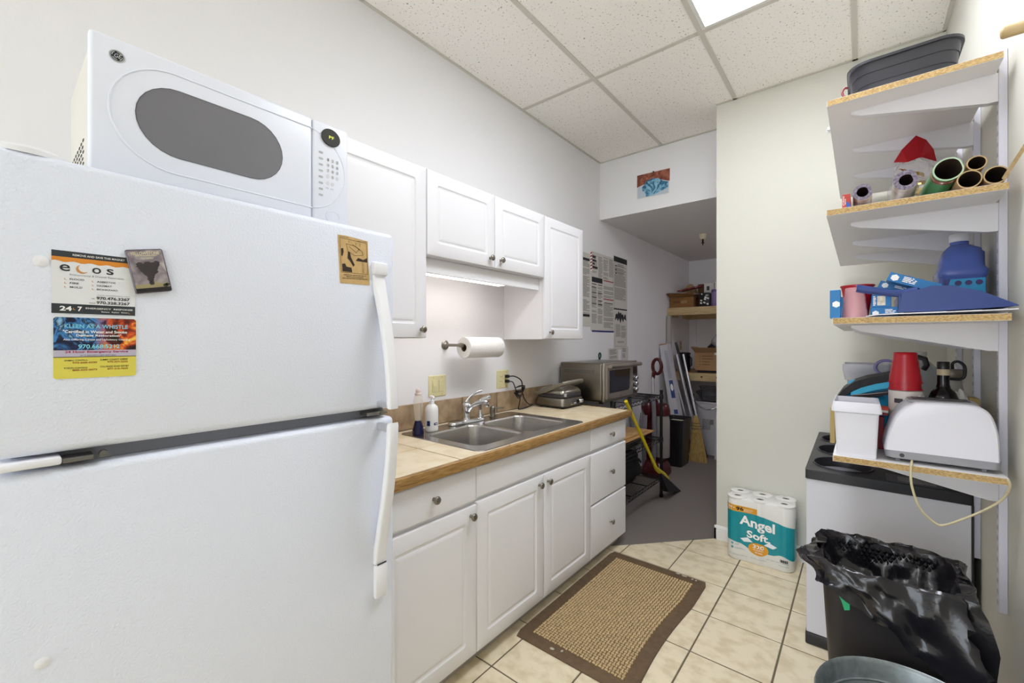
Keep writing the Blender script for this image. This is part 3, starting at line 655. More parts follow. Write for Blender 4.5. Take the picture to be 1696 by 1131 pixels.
MB().lathe([(.018, -.0005), (.018, .003), (.0135, .006), (.0135, .012), (.0165, .016), (.0165, .055), (.013, .063), (.006, .068), (0, .069)], (-1.685, 1.875, zt), n=18, cap1=False).obj('body', NICKEL, t, 50)
MB().tube([V(-1.685, 1.885, zt+.051), V(-1.668, 1.925, zt+.052), V(-1.66, 1.945, zt+.049)], .0045, 10).obj('spout', NICKEL, t, 60)

# ------------------------------------------------------------------ things on the sink rim
t = thing('dish_wand', 'clear dish-brush wand holding dark blue soap standing upright on the sink rim', 'dish brush', (-1.655, 1.305, zt))
c = (-1.655, 1.305, zt)
MB().lathe([(.027, .0), (.028, .004), (.0275, .02), (.02, .05), (.015, .066), (0, .066)], c, n=18, cap1=False).obj('blue_soap', mat('blue_soap', '#14123a', .12), t, 50)
MB().lathe([(.0168, .0665), (.0165, .068), (.0175, .09), (.0235, .125), (.024, .15), (.0195, .18), (.013, .19)], c, n=20, cap0=False, cap1=False).obj('clear_shell', mat('wand_plastic', '#e2d9cc', .1, alpha=.3), t, 50)
MB().lathe([(.013, .186), (.016, .19), (.016, .196), (.012, .2), (.013, .206), (.013, .214), (.007, .219), (0, .22)], c, n=16, cap1=False).obj('cap', mat('pale_pink', '#dcc9c2', .4), t, 50)
t = thing('soap_bottle', 'white pump bottle of hand soap with a navy label', 'soap bottle', (-1.66, 1.393, zt))
c = V(-1.66, 1.393, zt)
MB().lathe([(.028, 0), (.0315, .004), (.0325, .012), (.0315, .06), (.0325, .105), (.029, .122), (.018, .133), (.012, .136), (0, .136)], c, n=22, cap1=False).obj('bottle', mat('soap_white', '#e9e8e6', .3), t, 50)
MB().lathe([(.0125, .1362), (.0125, .150), (.010, .152), (.0045, .153), (.0045, .166), (.011, .167), (.011, .176), (.0, .178)], c, n=14, cap0=False, cap1=False).tube([c+V(0, 0, .171), c+V(.028, -.012, .171), c+V(.036, -.016, .166)], .0055, 8).obj('pump', WHITE, t, 50)
def wrap(c, r, a0, a1, z0, z1, n=8):
    mb = MB()
    for i in range(n):
        p, q = a0+(a1-a0)*i/n, a0+(a1-a0)*(i+1)/n
        mb.add([c+V(r*math.cos(p), r*math.sin(p), z0), c+V(r*math.cos(q), r*math.sin(q), z0), c+V(r*math.cos(q), r*math.sin(q), z1), c+V(r*math.cos(p), r*math.sin(p), z1)], [[0, 1, 2, 3]])
    return mb
NAVY = mat('label_navy', '#1d2c66', .4)
wrap(c, .0327, -.35, .35, .033, .045).obj('label', NAVY, t); wrap(c, .0327, -1.5, -.95, .03, .055).obj('label', NAVY, t)
fine(wrap(c, .0331, -.15, .25, .037, .041).obj('label_print', WHT, t))

# ------------------------------------------------------------------ switch plate, outlet, cords
t = thing('light_switch', 'almond two-gang rocker switch plate above the backsplash', 'switch', (XL, 1.549, 1.077))
def plate(t, y0, y1, z0, z1):
    MB().loft([[V(XL+d, p+(y0+y1)/2, q+(z0+z1)/2) for p, q in rrect(y1-y0-2*i, z1-z0-2*i, .003, 2)] for i, d in ((0, .0003), (0, .002), (.004, .0055))]).obj('plate', ALM, t, 30)
    for y in ((y0*3+y1)/4, (y0+3*y1)/4):
        for z in (z1-.012, z0+.012): MB().cyl((XL+.0052, y, z), (XL+.0063, y, z), .003, n=8).obj('screw', mat('almond_dark', '#b5ab7c', .4), t)
plate(t, 1.487, 1.611, 1.018, 1.135)
for y in (1.526, 1.572):
    MB().box(XL+.004, XL+.0075, y-.017, y+.017, 1.043, 1.110, .001, 1).obj('rocker_frame', ALM, t)
    MB().add([V(XL+.0076, y-.015, 1.045), V(XL+.0076, y+.015, 1.045), V(XL+.0085, y-.015, 1.108), V(XL+.0085, y+.015, 1.108), V(XL+.012 if y < 1.55 else XL+.0095, y-.015, 1.077), V(XL+.012 if y < 1.55 else XL+.0095, y+.015, 1.077)], [[0, 1, 5, 4], [4, 5, 3, 2], [0, 4, 2], [1, 3, 5]]).obj('rocker', ALM, t)
t = thing('wall_outlet', 'almond two-gang outlet plate with black plugs near the press', 'outlet', (XL, 2.099, 1.077))
plate(t, 2.04, 2.158, 1.018, 1.135)
SLOT = mat('slot_dark', '#3d3826', .6)
for y in (2.077, 2.122):
    r = MB().box(XL+.004, XL+.0078, y-.017, y+.017, 1.043, 1.110, .001, 1).obj('receptacle', ALM, t)
    for z in (1.062, 1.093):
        for dy in (-.006, .006): MB().box(XL+.0076, XL+.0082, y+dy-.0011, y+dy+.0011, z-.004, z+.005).obj('slot', SLOT, r)
t = thing('power_cords', 'black cords tied in a bundle hanging from the outlet down to the press', 'cords', (-1.75, 2.2, .9))
cb = mat('cord_black', '#161517', .4)
for z in (1.094, 1.062): MB().box(XL+.0084, XL+.034, 2.112, 2.134, z-.010, z+.010, .004).obj('plug', cb, t, 40)
def spline(pts, k=8):
    P = [Vector(p) for p in pts]; P = [P[0]*2-P[1]]+P+[P[-1]*2-P[-2]]; out = []
    for i in range(1, len(P)-2):
        for j in range(k):
            t_ = j/k; a, b, c_, d = P[i-1], P[i], P[i+1], P[i+2]
            out.append(.5*((2*b)+(c_-a)*t_+(2*a-5*b+4*c_-d)*t_*t_+(3*b-a-3*c_+d)*t_**3))
    out.append(P[-2]); return out
MB().tube(spline([(XL+.032, 2.125, 1.094), (-1.745, 2.16, 1.092), (-1.73, 2.21, 1.06), (-1.735, 2.225, .99), (-1.74, 2.26, .93), (-1.755, 2.33, .89), (-1.765, 2.37, .885), (-1.77, 2.385, .882)]), .0042, 7).obj('cord', cb, t, True)
MB().tube(spline([(XL+.032, 2.125, 1.062), (-1.75, 2.145, 1.055), (-1.735, 2.15, 1.02), (-1.735, 2.17, .985), (-1.735, 2.2, .95), (-1.74, 2.2, .91), (-1.74, 2.19, .88), (-1.735, 2.205, .876), (-1.74, 2.26, .8755), (-1.755, 2.33, .878), (-1.77, 2.385, .878)]), .0038, 7).obj('cord', cb, t, True)
for k in range(3):
    MB().tube(spline([(-1.735, 2.15, 1.02), (-1.722+.006*k, 2.20+.008*k, 1.03), (-1.725, 2.215, .985), (-1.728+.004*k, 2.18, .95+.01*k), (-1.735, 2.14+.006*k, .99)]), .0036, 6).obj('cord_loop', cb, t, True)
MB().box(-1.742, -1.715, 2.155, 2.20, .985, 1.003, .003).obj('cord_tie', cb, t)

# ------------------------------------------------------------------ paper towel
t = thing('towel_holder', 'brushed nickel wall-mounted paper towel bar', 'towel holder', (XL, 1.60, 1.30))
MB().lathe([(.026, .0004), (.026, .005), (.022, .008), (.011, .010), (.008, .014), (.008, .11), (.011, .118), (.013, .13), (.011, .142), (0, .146)], (XL, 1.605, 1.300), axis=(1, 0, 0), n=20, cap1=False).obj('wall_arm', NICKEL, t, 50)
for a in (0, 2.1, 4.2): MB().cyl((XL+.0072, 1.605+.0185*math.cos(a), 1.30+.0185*math.sin(a)), (XL+.0092, 1.605+.0185*math.cos(a), 1.30+.0185*math.sin(a)), .0025, n=8).obj('screw', DARK, t)
MB().cyl((-1.67, 1.605, 1.300), (-1.67, 1.93, 1.300), .0065, n=12).lathe([(.0065, 0), (.011, .002), (.011, .01), (0, .013)], (-1.67, 1.93, 1.30), axis=(0, 1, 0), n=12, cap1=False).obj('bar', NICKEL, t, 50)
TW = mat('towel_paper', '#e8e6e2', .9, bump=.5, bscale=160)
t = thing('paper_towel_roll', 'full white paper towel roll on the wall bar', 'paper towels', (-1.67, 1.74, 1.23))
c = V(-1.67, 0, 1.286); n = 36; y0, y1 = 1.625, 1.905
rg = lambda r, y: [c+V(r*math.cos(2*PI*i/n), y, r*math.sin(2*PI*i/n)) for i in range(n)]
MB().loft([rg(.021, y0), rg(.056, y0), rg(.058, y0+.003), rg(.058, y1-.003), rg(.056, y1), rg(.021, y1), rg(.021, y0)], False, False).obj('paper', TW, t, 50)
MB().loft([rg(.0208, y0+.001), rg(.0208, y1-.001), rg(.019, y1-.001), rg(.019, y0+.001), rg(.0208, y0+.001)], False, False).obj('core', mat('core_card', '#6d5138', .9), t, 50)
mb = MB(); rows_ = [(c+V(.0585*math.cos(a), 0, .0585*math.sin(a))) for a in [PI*.62-i*.12 for i in range(9)]]
for a, b in zip(rows_[:-1], rows_[1:]): mb.add([a+V(0, y0+.001, 0), b+V(0, y0+.001, 0), b+V(0, y1-.001, 0), a+V(0, y1-.001, 0)], [[0, 1, 2, 3]])
mb.obj('loose_sheet', TW, t, True)
# ------------------------------------------------------------------ floor mat
def jitter_edge(y): return .006*math.sin(y*9)+.012*max(0, math.sin((y-1.6)*3.4))
BRN = mat('mat_border', '#6d5842', .95, vary=.2, vscale=40, bump=.4, bscale=300)
t = thing('kitchen_mat', 'woven tan kitchen mat with a brown border on the tile floor', 'mat', (-.925, 1.98, 0))
mx0, mx1, my0, my1 = -1.205, -.643, 1.49, 2.468
ny = 24
def mxr(y): return mx1-.002-.022*max(0, math.sin((2.2-y)*4.2))*(1 if y < 2.2 else 0)
rowsL = []
for k in range(ny+1):
    y = my0+(my1-my0)*k/ny; dz = .0
    rowsL.append((mx0+(.012 if k in (0, ny) else 0), mxr(y)-(.012 if k in (0, ny) else 0), y))
mb = MB(); th = .0085
def band(z, ins): return [V(a+ins, min(max(y, my0+ins), my1-ins), z) for a, b, y in rowsL]+[V(b-ins, min(max(y, my0+ins), my1-ins), z) for a, b, y in rowsL[::-1]]
mb.loft([band(.0004, 0), band(th-.003, 0), band(th, .004)], True, True); mb.obj('border', BRN, t, 40)
TAN = mat('jute_tan', '#cdb48a', .95, vary=.2, vscale=50); TBR = mat('jute_brown', '#6d5635', .95)
mb = MB(); p = .0142; bw = .058
wr = lambda y: mxr(min(max(y, my0), my1))-bw
G_ = [(mx0+bw-.003, my0+bw-.003+(my1-my0-2*bw+.006)*k/12) for k in range(13)]
g0 = MB()
for (xa, ya), (xb, yb) in zip(G_[:-1], G_[1:]): g0.add([V(xa, ya, th+.0004), V(wr(ya)+.003, ya, th+.0004), V(wr(yb)+.003, yb, th+.0004), V(xb, yb, th+.0004)], [[0, 1, 2, 3]])
g0.obj('weave_ground', TBR, t)
nxw = int((mx1-mx0-2*bw)/p)
for j in range(int((my1-my0-2*bw)/p)):
    y = my0+bw+j*p; px_ = (wr(y)-mx0-bw)/nxw
    for i in range(nxw):
        x = mx0+bw+i*px_; z0 = th+.0004; hz = .0034+random.uniform(-.0006, .0008)
        if (i+j) % 2: a, b = p*.48, p*.27
        else: a, b = p*.27, p*.48
        q = .6; cx, cy = x+p/2+random.uniform(-.0007, .0007), y+p/2+random.uniform(-.0007, .0007)
        mb.add([V(cx-a, cy-b, z0), V(cx+a, cy-b, z0), V(cx+a, cy+b, z0), V(cx-a, cy+b, z0), V(cx-a*q, cy-b*q, z0+hz), V(cx+a*q, cy-b*q, z0+hz), V(cx+a*q, cy+b*q, z0+hz), V(cx-a*q, cy+b*q, z0+hz)], [[4, 5, 6, 7], [0, 1, 5, 4], [1, 2, 6, 5], [2, 3, 7, 6], [3, 0, 4, 7]])
fine(mb.obj('weave', TAN, t))
mb = MB()
for cx, cy, w in ((-.80, 2.455, .022), (-.765, 2.452, .03), (-.72, 2.448, .012), (-.70, 2.447, .01), (-1.02, 1.515, .02), (-.98, 1.53, .01)):
    mb.add([V(cx+a*w/2, cy+b*.008, th+.0012) for a, b in ((-1, -.4), (-.2, -1), (.9, -.5), (1, .5), (.1, .9), (-.8, .6))], [list(range(6))])
fine(mb.obj('worn_patch', mat('mat_backing', '#b9b1a0', .9), t))

# ------------------------------------------------------------------ toilet paper pack
t = thing('toilet_paper_pack', 'wrapped multipack of toilet rolls with a teal band on the tile floor', 'toilet paper', (-.465, 2.95, 0))
PW = mat('wrap_white', '#e3e2dc', .28, bump=.25, bscale=45); TEAL = mat('wrap_teal', '#12909b', .28, vary=.08, vscale=20)
fr_ = spin(frame((-.647, 2.853, .001), (1, 0, 0), (0, 1, 0)), 2.5); o_, u_, v_, n_ = fr_
TW_, TD_, TH_ = .366, .212, .372
def outline(ins=0):
    P = []; nx = 3; r = TW_/3/2
    def arc(cx, cy, a0, a1, rr, k=6): return [(cx+rr*math.cos(a0+(a1-a0)*i/k), cy+rr*math.sin(a0+(a1-a0)*i/k)) for i in range(k+1)]
    rr = .053
    for i in range(3):
        cx = r+2*r*i
        a0 = PI if i == 0 else 1.35*PI; a1 = 2*PI if i == 2 else 1.65*PI
        P += arc(cx, rr*1.0, a0, a1, rr) if i in (0, 2) else arc(cx, rr, a0, a1, rr)
    for i in (2, 1, 0):
        cx = r+2*r*i
        a0 = 0 if i == 2 else .35*PI; a1 = PI if i == 0 else .65*PI
        P += arc(cx, TD_-rr, a0, a1, rr)
    cx, cy = TW_/2, TD_/2
    return [(cx+(x-cx)*(1-ins), cy+(y-cy)*(1-ins)) for x, y in P]
W3 = lambda pts, z: [o_+u_*x+v_*y+n_*z for x, y in pts]
MB().loft([W3(outline(.03), 0), W3(outline(), .006), W3(outline(.004), .12), W3(outline(.006), .25), W3(outline(), TH_-.012), W3(outline(.02), TH_-.003), W3(outline(.05), TH_)]).obj('wrapper', PW, t, 50)
for i in range(3):
    for j in range(2):
        c = o_+u_*(TW_/6+TW_/3*i)+v_*(TD_/4+TD_/2*j)+n_*(TH_-.004)
        r_ = MB().lathe([(.054, 0), (.054, .006), (.049, .0095), (.022, .0095), (.019, .004), (0, .003)], c, n=24, cap0=False, cap1=False).obj('roll_end', PW, t, 50)
        MB().lathe([(.0185, .0050), (0, .0045)], c, n=16, cap0=False, cap1=False).obj('roll_core', mat('core_grey', '#6e655b', .9), r_)
# printed band: follows the bulging front and the right side
def bandpts(a, b, eps=.0012):
    P = outline(-.004); n_f = 3*7
    return P[a:b]
def strip(pts, z0f, z1f, mats, name, eps=0):
    mb = MB(); L = 0; S_ = [0]
    for p_, q_ in zip(pts[:-1], pts[1:]): S_.append(S_[-1]+math.hypot(q_[0]-p_[0], q_[1]-p_[1]))
    for k in range(len(pts)-1):
        a, b = pts[k], pts[k+1]; sa, sb = S_[k], S_[k+1]
        mb.add([o_+u_*a[0]+v_*a[1]+n_*z0f(sa), o_+u_*b[0]+v_*b[1]+n_*z0f(sb), o_+u_*b[0]+v_*b[1]+n_*z1f(sb), o_+u_*a[0]+v_*a[1]+n_*z1f(sa)], [[0, 1, 2, 3]])
    return mb.obj(name, mats, t, 60)
P_ = outline(-.006)
front = P_[0:21]+P_[21:27]
S_ = [0]
for p_, q_ in zip(front[:-1], front[1:]): S_.append(S_[-1]+math.hypot(q_[0]-p_[0], q_[1]-p_[1]))
dense = []
for k in range(len(front)-1):
    for m_ in range(3): f_ = m_/3; dense.append((front[k][0]+(front[k+1][0]-front[k][0])*f_, front[k][1]+(front[k+1][1]-front[k][1])*f_))
dense.append(front[-1])
strip(dense, lambda s: .098+.008*math.sin(s*24)+.006*math.sin(s*60+1)-.03*max(0, min(1, (s-.05)/.35))+.012*math.exp(-((s-.06)/.03)**2), lambda s: .292 if s < .2 else .292-.055*min(1, (s-.2)/.25)+(.0 if s < .44 else .03*min(1, (s-.44)/.05)), TEAL, 'teal_band')
P2 = outline(-.011)
def front_point(x):                   # y of the bulging front at x in pack space
    best = min(P2[0:21], key=lambda q: abs(q[0]-x)); i = P2.index(best)
    for a, b in zip(P2[0:20], P2[1:21]):
        if min(a[0], b[0]) <= x <= max(a[0], b[0]) and abs(b[0]-a[0]) > 1e-6: return a[1]+(b[1]-a[1])*(x-a[0])/(b[0]-a[0])
    return best[1]
def bend(mb):                         # push flat print (x, z) onto the bulge
    mb.v = [tuple(o_+u_*x+v_*(front_point(x)-d)+n_*z) for x, z, d in mb.v]; return mb
class FlatFrame: pass
FF = (V(0, 0, 0), V(1, 0, 0), V(0, 1, 0), V(0, 0, 1))
pts = [(.006, .293), (.06, .292), (.12, .289), (.17, .2875), (.172, .322), (.168, .3255), (.12, .3275), (.06, .331), (.006, .333)]
b_ = MB(); 
for k in range(12):
    x0, x1 = .006+.166*k/12, .006+.166*(k+1)/12; b_.flat([(x0, .2925), (x1, .2925), (x1, .331-.03*(x1)), (x0, .331-.03*x0)], FF, .0006)
bend(b_).obj('gold_label', mat('wrap_gold', '#d79a2a', .3), t)
mb = MB(); text(mb, 'Angel', FF, .080, .262, .204, .278, .0012, .03, 0, lambda x, y: (x, y-.10*(x-.08))); text(mb, 'Soft.', FF, .118, .240, .150, .193, .0012, .03, 0, lambda x, y: (x, y-.08*(x-.118)))
bend(mb); fine(mb.obj('brand_lettering', mat('wrap_letter_white', '#f4f3f0', .35), t))
mb = MB(); text(mb, '24', FF, .016, .040, .308, .322, .0013, .02); text(mb, '=', FF, .046, .053, .310, .316, .0013, .02); text(mb, 'MEGA ROLLS', FF, .016, .040, .300, .304, .0013, 0); text(mb, 'REGULAR', FF, .105, .150, .308, .314, .0013, 0); text(mb, 'ROLLS', FF, .105, .142, .299, .305, .0013, 0)
bend(mb); fine(mb.obj('label_lettering', WHT, t))
mb = MB(); text(mb, '96', FF, .062, .100, .300, .322, .0013, .03); bend(mb); fine(mb.obj('count_lettering', INK, t))
b_ = MB(); b_.loft([[V(x, y, .0016) for x, y in ell(.178, .092, .052*k, .036*k, 28)] for k in (1, .8, .6, .4, .2, .02)], False, True); bend(b_).obj('gold_badge', mat('wrap_gold2', '#dc9a24', .3), t)
for sgn in (-1, 1):
    b_ = MB(); b_.flat([(.178+sgn*x, y-.03*sgn*x) for x, y in ((.028, .125), (.055, .147), (.095, .132), (.075, .116))], FF, .0014); bend(b_).obj('wing_print', mat('wrap_wing', '#e8eef0', .4), t)
mb = MB(); text(mb, '320', FF, .150, .208, .095, .117, .0022, .02); text(mb, 'SHEETS', FF, .152, .206, .083, .090, .0022, .01); text(mb, 'PER ROLL', FF, .160, .200, .068, .076, .0022, .01); bend(mb); fine(mb.obj('badge_lettering', WHT, t))
mb = MB()
for y in (.096, .072): mb.flat(ell(.04, y, .007, .007, 12), FF, .0012)
for k, (x0, x1, y) in enumerate(((.055, .08, .096), (.055, .075, .091), (.055, .095, .072), (.055, .11, .067), (.02, .12, .03), (.14, .22, .032), (.22, .33, .045), (.28, .33, .03))): text(mb, 'nm mnn mm nmm nn', FF, x0, x1, y, y+.004, .0012, 0)
bend(mb); fine(mb.obj('small_print', mat('wrap_blue_print', '#4a8fa0', .5), t))
mb = MB()
for k in range(12): mb.flat(rect(.287+.0032*k, .2885+.0032*k+.0008*(k % 3), .052, .068), FF, .0013)
bend(mb); fine(mb.obj('barcode', INK, t))

# ------------------------------------------------------------------ panini press
PS = mat('press_steel', '#9f9a90', .3, 1, vary=.08, vscale=60); PG = mat('press_grey', '#8b8579', .4, .6)
t = thing('panini_press', 'stainless panini press with angled handle at the counter end', 'panini press', (-1.64, 2.52, .8696))
f = spin(frame((-1.635, 2.525, .8696), (1, 0, 0), (0, 1, 0)), 0); o_, u_, v_, n_ = f
R = lambda w, h, r, z, dx=0: [o_+u_*(p+dx)+v_*q+n_*z for p, q in rrect(w, h, r, 4)]
MB().loft([R(.21, .235, .02, .004), R(.235, .262, .03, .010), R(.238, .265, .03, .018)]).obj('base_tray', BLACK, t, 40)
for a in (-1, 1):
    for b in (-1, 1): MB().cyl(o_+V(a*.085, b*.1, .0), o_+V(a*.085, b*.1, .006), .012, n=10).obj('foot', BLACK, t)
MB().loft([R(.238, .265, .03, .0182), R(.232, .258, .03, .055), R(.225, .25, .03, .066), R(.2, .23, .03, .070)]).obj('lower_body', PS, t, 40)
MB().loft([R(.215, .24, .03, .0702), R(.22, .245, .03, .078), R(.22, .245, .03, .092), R(.214, .238, .03, .096)]).obj('grill_plates', mat('press_dark', '#3b3a3d', .4), t, 40)
MB().loft([R(.218, .244, .03, .0962), R(.216, .242, .03, .108), R(.19, .22, .035, .128), R(.13, .16, .035, .140), R(.08, .1, .03, .142)]).obj('lid', PS, t, 50)
# handle: flat bail rising from both hinge sides over the lid towards the room
for s in (-1, 1):
    MB().tube([o_+V(-.13, s*.128, .085), o_+V(-.03, s*.130, .115), o_+V(.05, s*.128, .152), o_+V(.115, s*.118, .172)], [.012, .013, .012, .010], 10, flat=.6).obj('handle_arm', PG, t, 50)
MB().tube(spline([o_+V(.10, -.125, .170), o_+V(.135, -.07, .180), o_+V(.142, 0, .183), o_+V(.135, .07, .180), o_+V(.10, .125, .170)], 5), .0125, 10, flat=.8).obj('grip', PG, t, 50)
fr2 = faceX(-1.635+.1195, 2.525, .8696)
MB().prism(rrect(.15, .034, .006, 3, .03, .038), fr2, -.006, .0012).obj('control_panel', mat('press_chrome', '#d2cfc8', .12, 1), t)
MB().prism(rrect(.032, .022, .003, 2, .045, .038), fr2, .0012, .0022).obj('display', mat('display_dark', '#15161a', .15), t)
for dy in (-.012, .0): MB().prism(rrect(.009, .009, .002, 2, .012+dy*1.1, .03), fr2, .0012, .003).obj('button', LIGHTCAST, t)
for dy in (.075, .092): MB().lathe([(.0115, 0), (.0115, .010), (.009, .013), (0, .0135)], fr2[0]+V(.0012, dy, .038), axis=(1, 0, 0), n=16, cap1=False).obj('dial', CHROME, t, 50)
MB().box(-1.524, -1.512, 2.405, 2.421, .952, .972, .002).obj('hinge_button', LIGHTCAST, t)

# ------------------------------------------------------------------ wire rack beside the counter
WR = mat('wire_black', '#18171a', .38, .3)
t = thing('wire_rack', 'black wire shelving rack on the carpet beyond the counter', 'wire rack', (-1.54, 3.15, .004))
rx0, rx1, ry0, ry1 = -1.765, -1.31, 2.70, 3.595
for x in (rx0, rx1):
    for y in (ry0, ry1):
        mb = MB(); mb.cyl((x, y, .004), (x, y, .905), .0125, n=12); mb.cyl((x, y, .9), (x, y, .908), .014, n=12); mb.cyl((x, y, .004), (x, y, .03), .016, n=12); mb.obj('post', WR, t, 50)
SHELFZ = (.868, .508, .178)
for z in SHELFZ:
    s_ = MB()
    for x in (rx0, rx1): s_.cyl((x, ry0, z-.003), (x, ry1, z-.003), .0035, n=6).cyl((x, ry0, z-.03), (x, ry1, z-.03), .0035, n=6)
    for y in (ry0, ry1): s_.cyl((rx0, y, z-.003), (rx1, y, z-.003), .0035, n=6).cyl((rx0, y, z-.03), (rx1, y, z-.03), .0035, n=6)
    for y in (ry0+.3, ry0+.6): s_.cyl((rx0, y, z-.007), (rx1, y, z-.007), .003, n=6)
    sh = s_.obj('shelf_frame', WR, t)
    mb = MB(); n_w = 30
    for k in range(1, n_w): y = ry0+(ry1-ry0)*k/n_w; mb.cyl((rx0, y, z), (rx1, y, z), .0017, n=5)
    fine(mb.obj('shelf_wires', WR, sh))
    mb = MB()
    for x in (rx0, rx1):
        k = 30; P = [V(x, ry0+(ry1-ry0)*i/k, z-.006 if i % 2 else z-.028) for i in range(k+1)]; mb.tube(P, .002, 5)
    k = 15; P = [V(rx0+(rx1-rx0)*i/k, ry0, z-.006 if i % 2 else z-.028) for i in range(k+1)]; mb.tube(P, .002, 5); P = [p_+V(0, ry1-ry0, 0) for p_ in P]; mb.tube(P, .002, 5)
    fine(mb.obj('truss_wire', WR, sh))
    for x in (rx0, rx1):
        for y in (ry0, ry1): MB().lathe([(.0125, -.036), (.018, -.034), (.0165, .004), (.0125, .006)], (x, y, z), n=12, cap0=False, cap1=False).obj('collar', BLACK, sh, 50)

# ------------------------------------------------------------------ toaster oven
OS = mat('oven_steel', '#8f887d', .3, 1, vary=.12, vscale=30, stretch=(1, 1, 9)); OG = mat('oven_trim', '#a8a196', .32, .8)
t = thing('toaster_oven', 'stainless toaster oven with glass door on the wire rack', 'toaster oven', (-1.58, 3.03, .87))
oy0, oy1, ox0, ox1, oz0, oz1 = 2.745, 3.315, -1.775, -1.405, .888, 1.165
MB().box(ox0, ox1-.02, oy0, oy1, oz0, oz1, .012, 3).obj('case', OS, t, 40)
MB().box(ox1-.0195, ox1, oy0-.002, oy1+.002, oz0-.004, oz1+.002, .006, 2).obj('front_frame', OG, t, 40)
for y in (oy0+.04, oy1-.04):
    for x in (ox0+.05, ox1-.045): MB().cyl((x, y, .870), (x, y, .889), .016, n=12).obj('foot', BLACK, t)
vt = MB().box(ox0+.035, ox1-.075, oy0-.0015, oy0+.001, oz1-.085, oz1-.045, .001, 1).obj('vent_panel', mat('vent_steel', '#9a9388', .4, .9), t)
mb = MB()
for k in range(34): x = ox0+.042+k*.0075; mb.box(x, x+.0028, oy0-.0022, oy0-.0014, oz1-.08, oz1-.05)
fine(mb.obj('vent_slots', DARK, vt))
d = MB().holed(rect(oy0+.02, oy1-.115, oz0+.02, oz1-.015), [rrect(.36, .165, .008, 3, (oy0+oy1)/2-.053, (oz0+oz1)/2+.003)], frame((ox1+.0004, 0, 0), (0, 1, 0), (0, 0, 1)), 0, .014).obj('door', OG, t, 30)
MB().box(ox1+.001, ox1+.008, (oy0+oy1)/2-.053-.179, (oy0+oy1)/2-.053+.179, (oz0+oz1)/2+.003-.081, (oz0+oz1)/2+.003+.081).obj('glass', mat('oven_glass', '#0d1220', .08, spec=.6), d)
h = MB().cyl((ox1+.038, oy0+.015, oz1-.022), (ox1+.038, oy1-.02, oz1-.022), .0145, n=14)
h.obj('handle', OG, d, 50)
for y in (oy0+.03, oy1-.04): MB().tube([V(ox1+.012, y, oz1-.03), V(ox1+.028, y, oz1-.026), V(ox1+.038, y, oz1-.022)], .010, 10).obj('handle_post', OG, d, 50)
cp_ = MB().box(ox1+.0004, ox1+.006, oy1-.10, oy1-.006, oz0+.02, oz1-.02, .002).obj('control_panel', mat('oven_ctrl', '#4b4a4c', .3, .6), t)
MB().box(ox1+.006, ox1+.0075, oy1-.09, oy1-.018, oz1-.10, oz1-.045, .001, 1).obj('display', mat('display_dark2', '#11151c', .12), cp_)
for k in range(3): MB().lathe([(.0195, 0), (.0195, .003), (.0165, .005), (.0155, .02), (.013, .023), (0, .0235)], (ox1+.0062, oy1-.053, oz1-.132-.045*k), axis=(1, 0, 0), n=18, cap1=False).obj('dial', CHROME, cp_, 50)
mb = MB(); text(mb, 'Breville', faceX(ox1+.0146, 0, 0), 2.965, 3.01, oz0+.028, oz0+.036, .0004); fine(mb.obj('brand_lettering', DARK, d))

# ------------------------------------------------------------------ things in the wire rack
t = thing('baking_trays', 'stack of grey metal baking pans on the middle wire shelf', 'baking pans', (-1.5, 2.98, .51))
GM = mat('pan_grey', '#8d8b89', .35, .9)
for k in range(4):
    z = .5102+.017*k; dx = .01*k
    MB().loft([[V(-1.52+dx+p_, 2.985+q_, zz) for p_, q_ in rrect(w_, h_, .02, 3)] for w_, h_, zz in ((.34, .42, z), (.36, .44, z+.016), (.375, .455, z+.016), (.375, .455, z+.0145), (.36, .44, z+.0145), (.34, .42, z+.002))]).obj('pan', GM, t, 40)
t = thing('cutting_board', 'thin tan wooden cutting boards lying on the baking pans', 'cutting board', (-1.48, 3.1, .58))
tb = mat('board_tan', '#c49a62', .6, hx2='#a97f4a', vscale=14, stretch=(6, 1, 1))
for k, (x0, x1, y0, y1) in enumerate(((-1.66, -1.315, 2.76, 3.46), (-1.68, -1.345, 2.76, 3.40))):
    MB().box(x0, x1, y0, y1, .5795+.0105*k, .5895+.0105*k, .004, 2).obj('board', tb, t, 40)
def blob(name, m, parent, c, s, seed, amp=.12, lev=3, sub=None, flatz=None):
    bm = bmesh.new(); bmesh.ops.create_icosphere(bm, subdivisions=lev, radius=1); rnd = random.Random(seed)
    ph = [(rnd.uniform(1, 4), rnd.uniform(1, 4), rnd.uniform(1, 4), rnd.uniform(0, 6)) for _ in range(5)]
    for v in bm.verts:
        p_ = v.co.copy(); k = 1+amp*sum(math.sin(a*p_.x*2+b*p_.y*2+c_*p_.z*2+d_) for a, b, c_, d_ in ph)/3
        q_ = V(abs(p_.x)**.6*math.copysign(1, p_.x), abs(p_.y)**.6*math.copysign(1, p_.y), abs(p_.z)**.6*math.copysign(1, p_.z)) if sub else p_
        v.co = V(c[0]+q_.x*s[0]*k, c[1]+q_.y*s[1]*k, c[2]+q_.z*s[2]*k)
        if flatz is not None and v.co.z < flatz: v.co.z = flatz
    mb = MB(); bm.verts.index_update(); mb.add([v.co for v in bm.verts], [[v.index for v in f_.verts] for f_ in bm.faces]); bm.free()
    return mb.obj(name, m, parent, True)
t = thing('duffel_bag', 'slumped black fabric bag on the lowest wire shelf', 'bag', (-1.54, 3.15, .18))
BF = mat('black_fabric', '#131214', .75, bump=.3, bscale=120)
blob('bag_body', BF, t, (-1.545, 3.14, .305), (.15, .36, .125), 4, .1, 4, True, .1802)
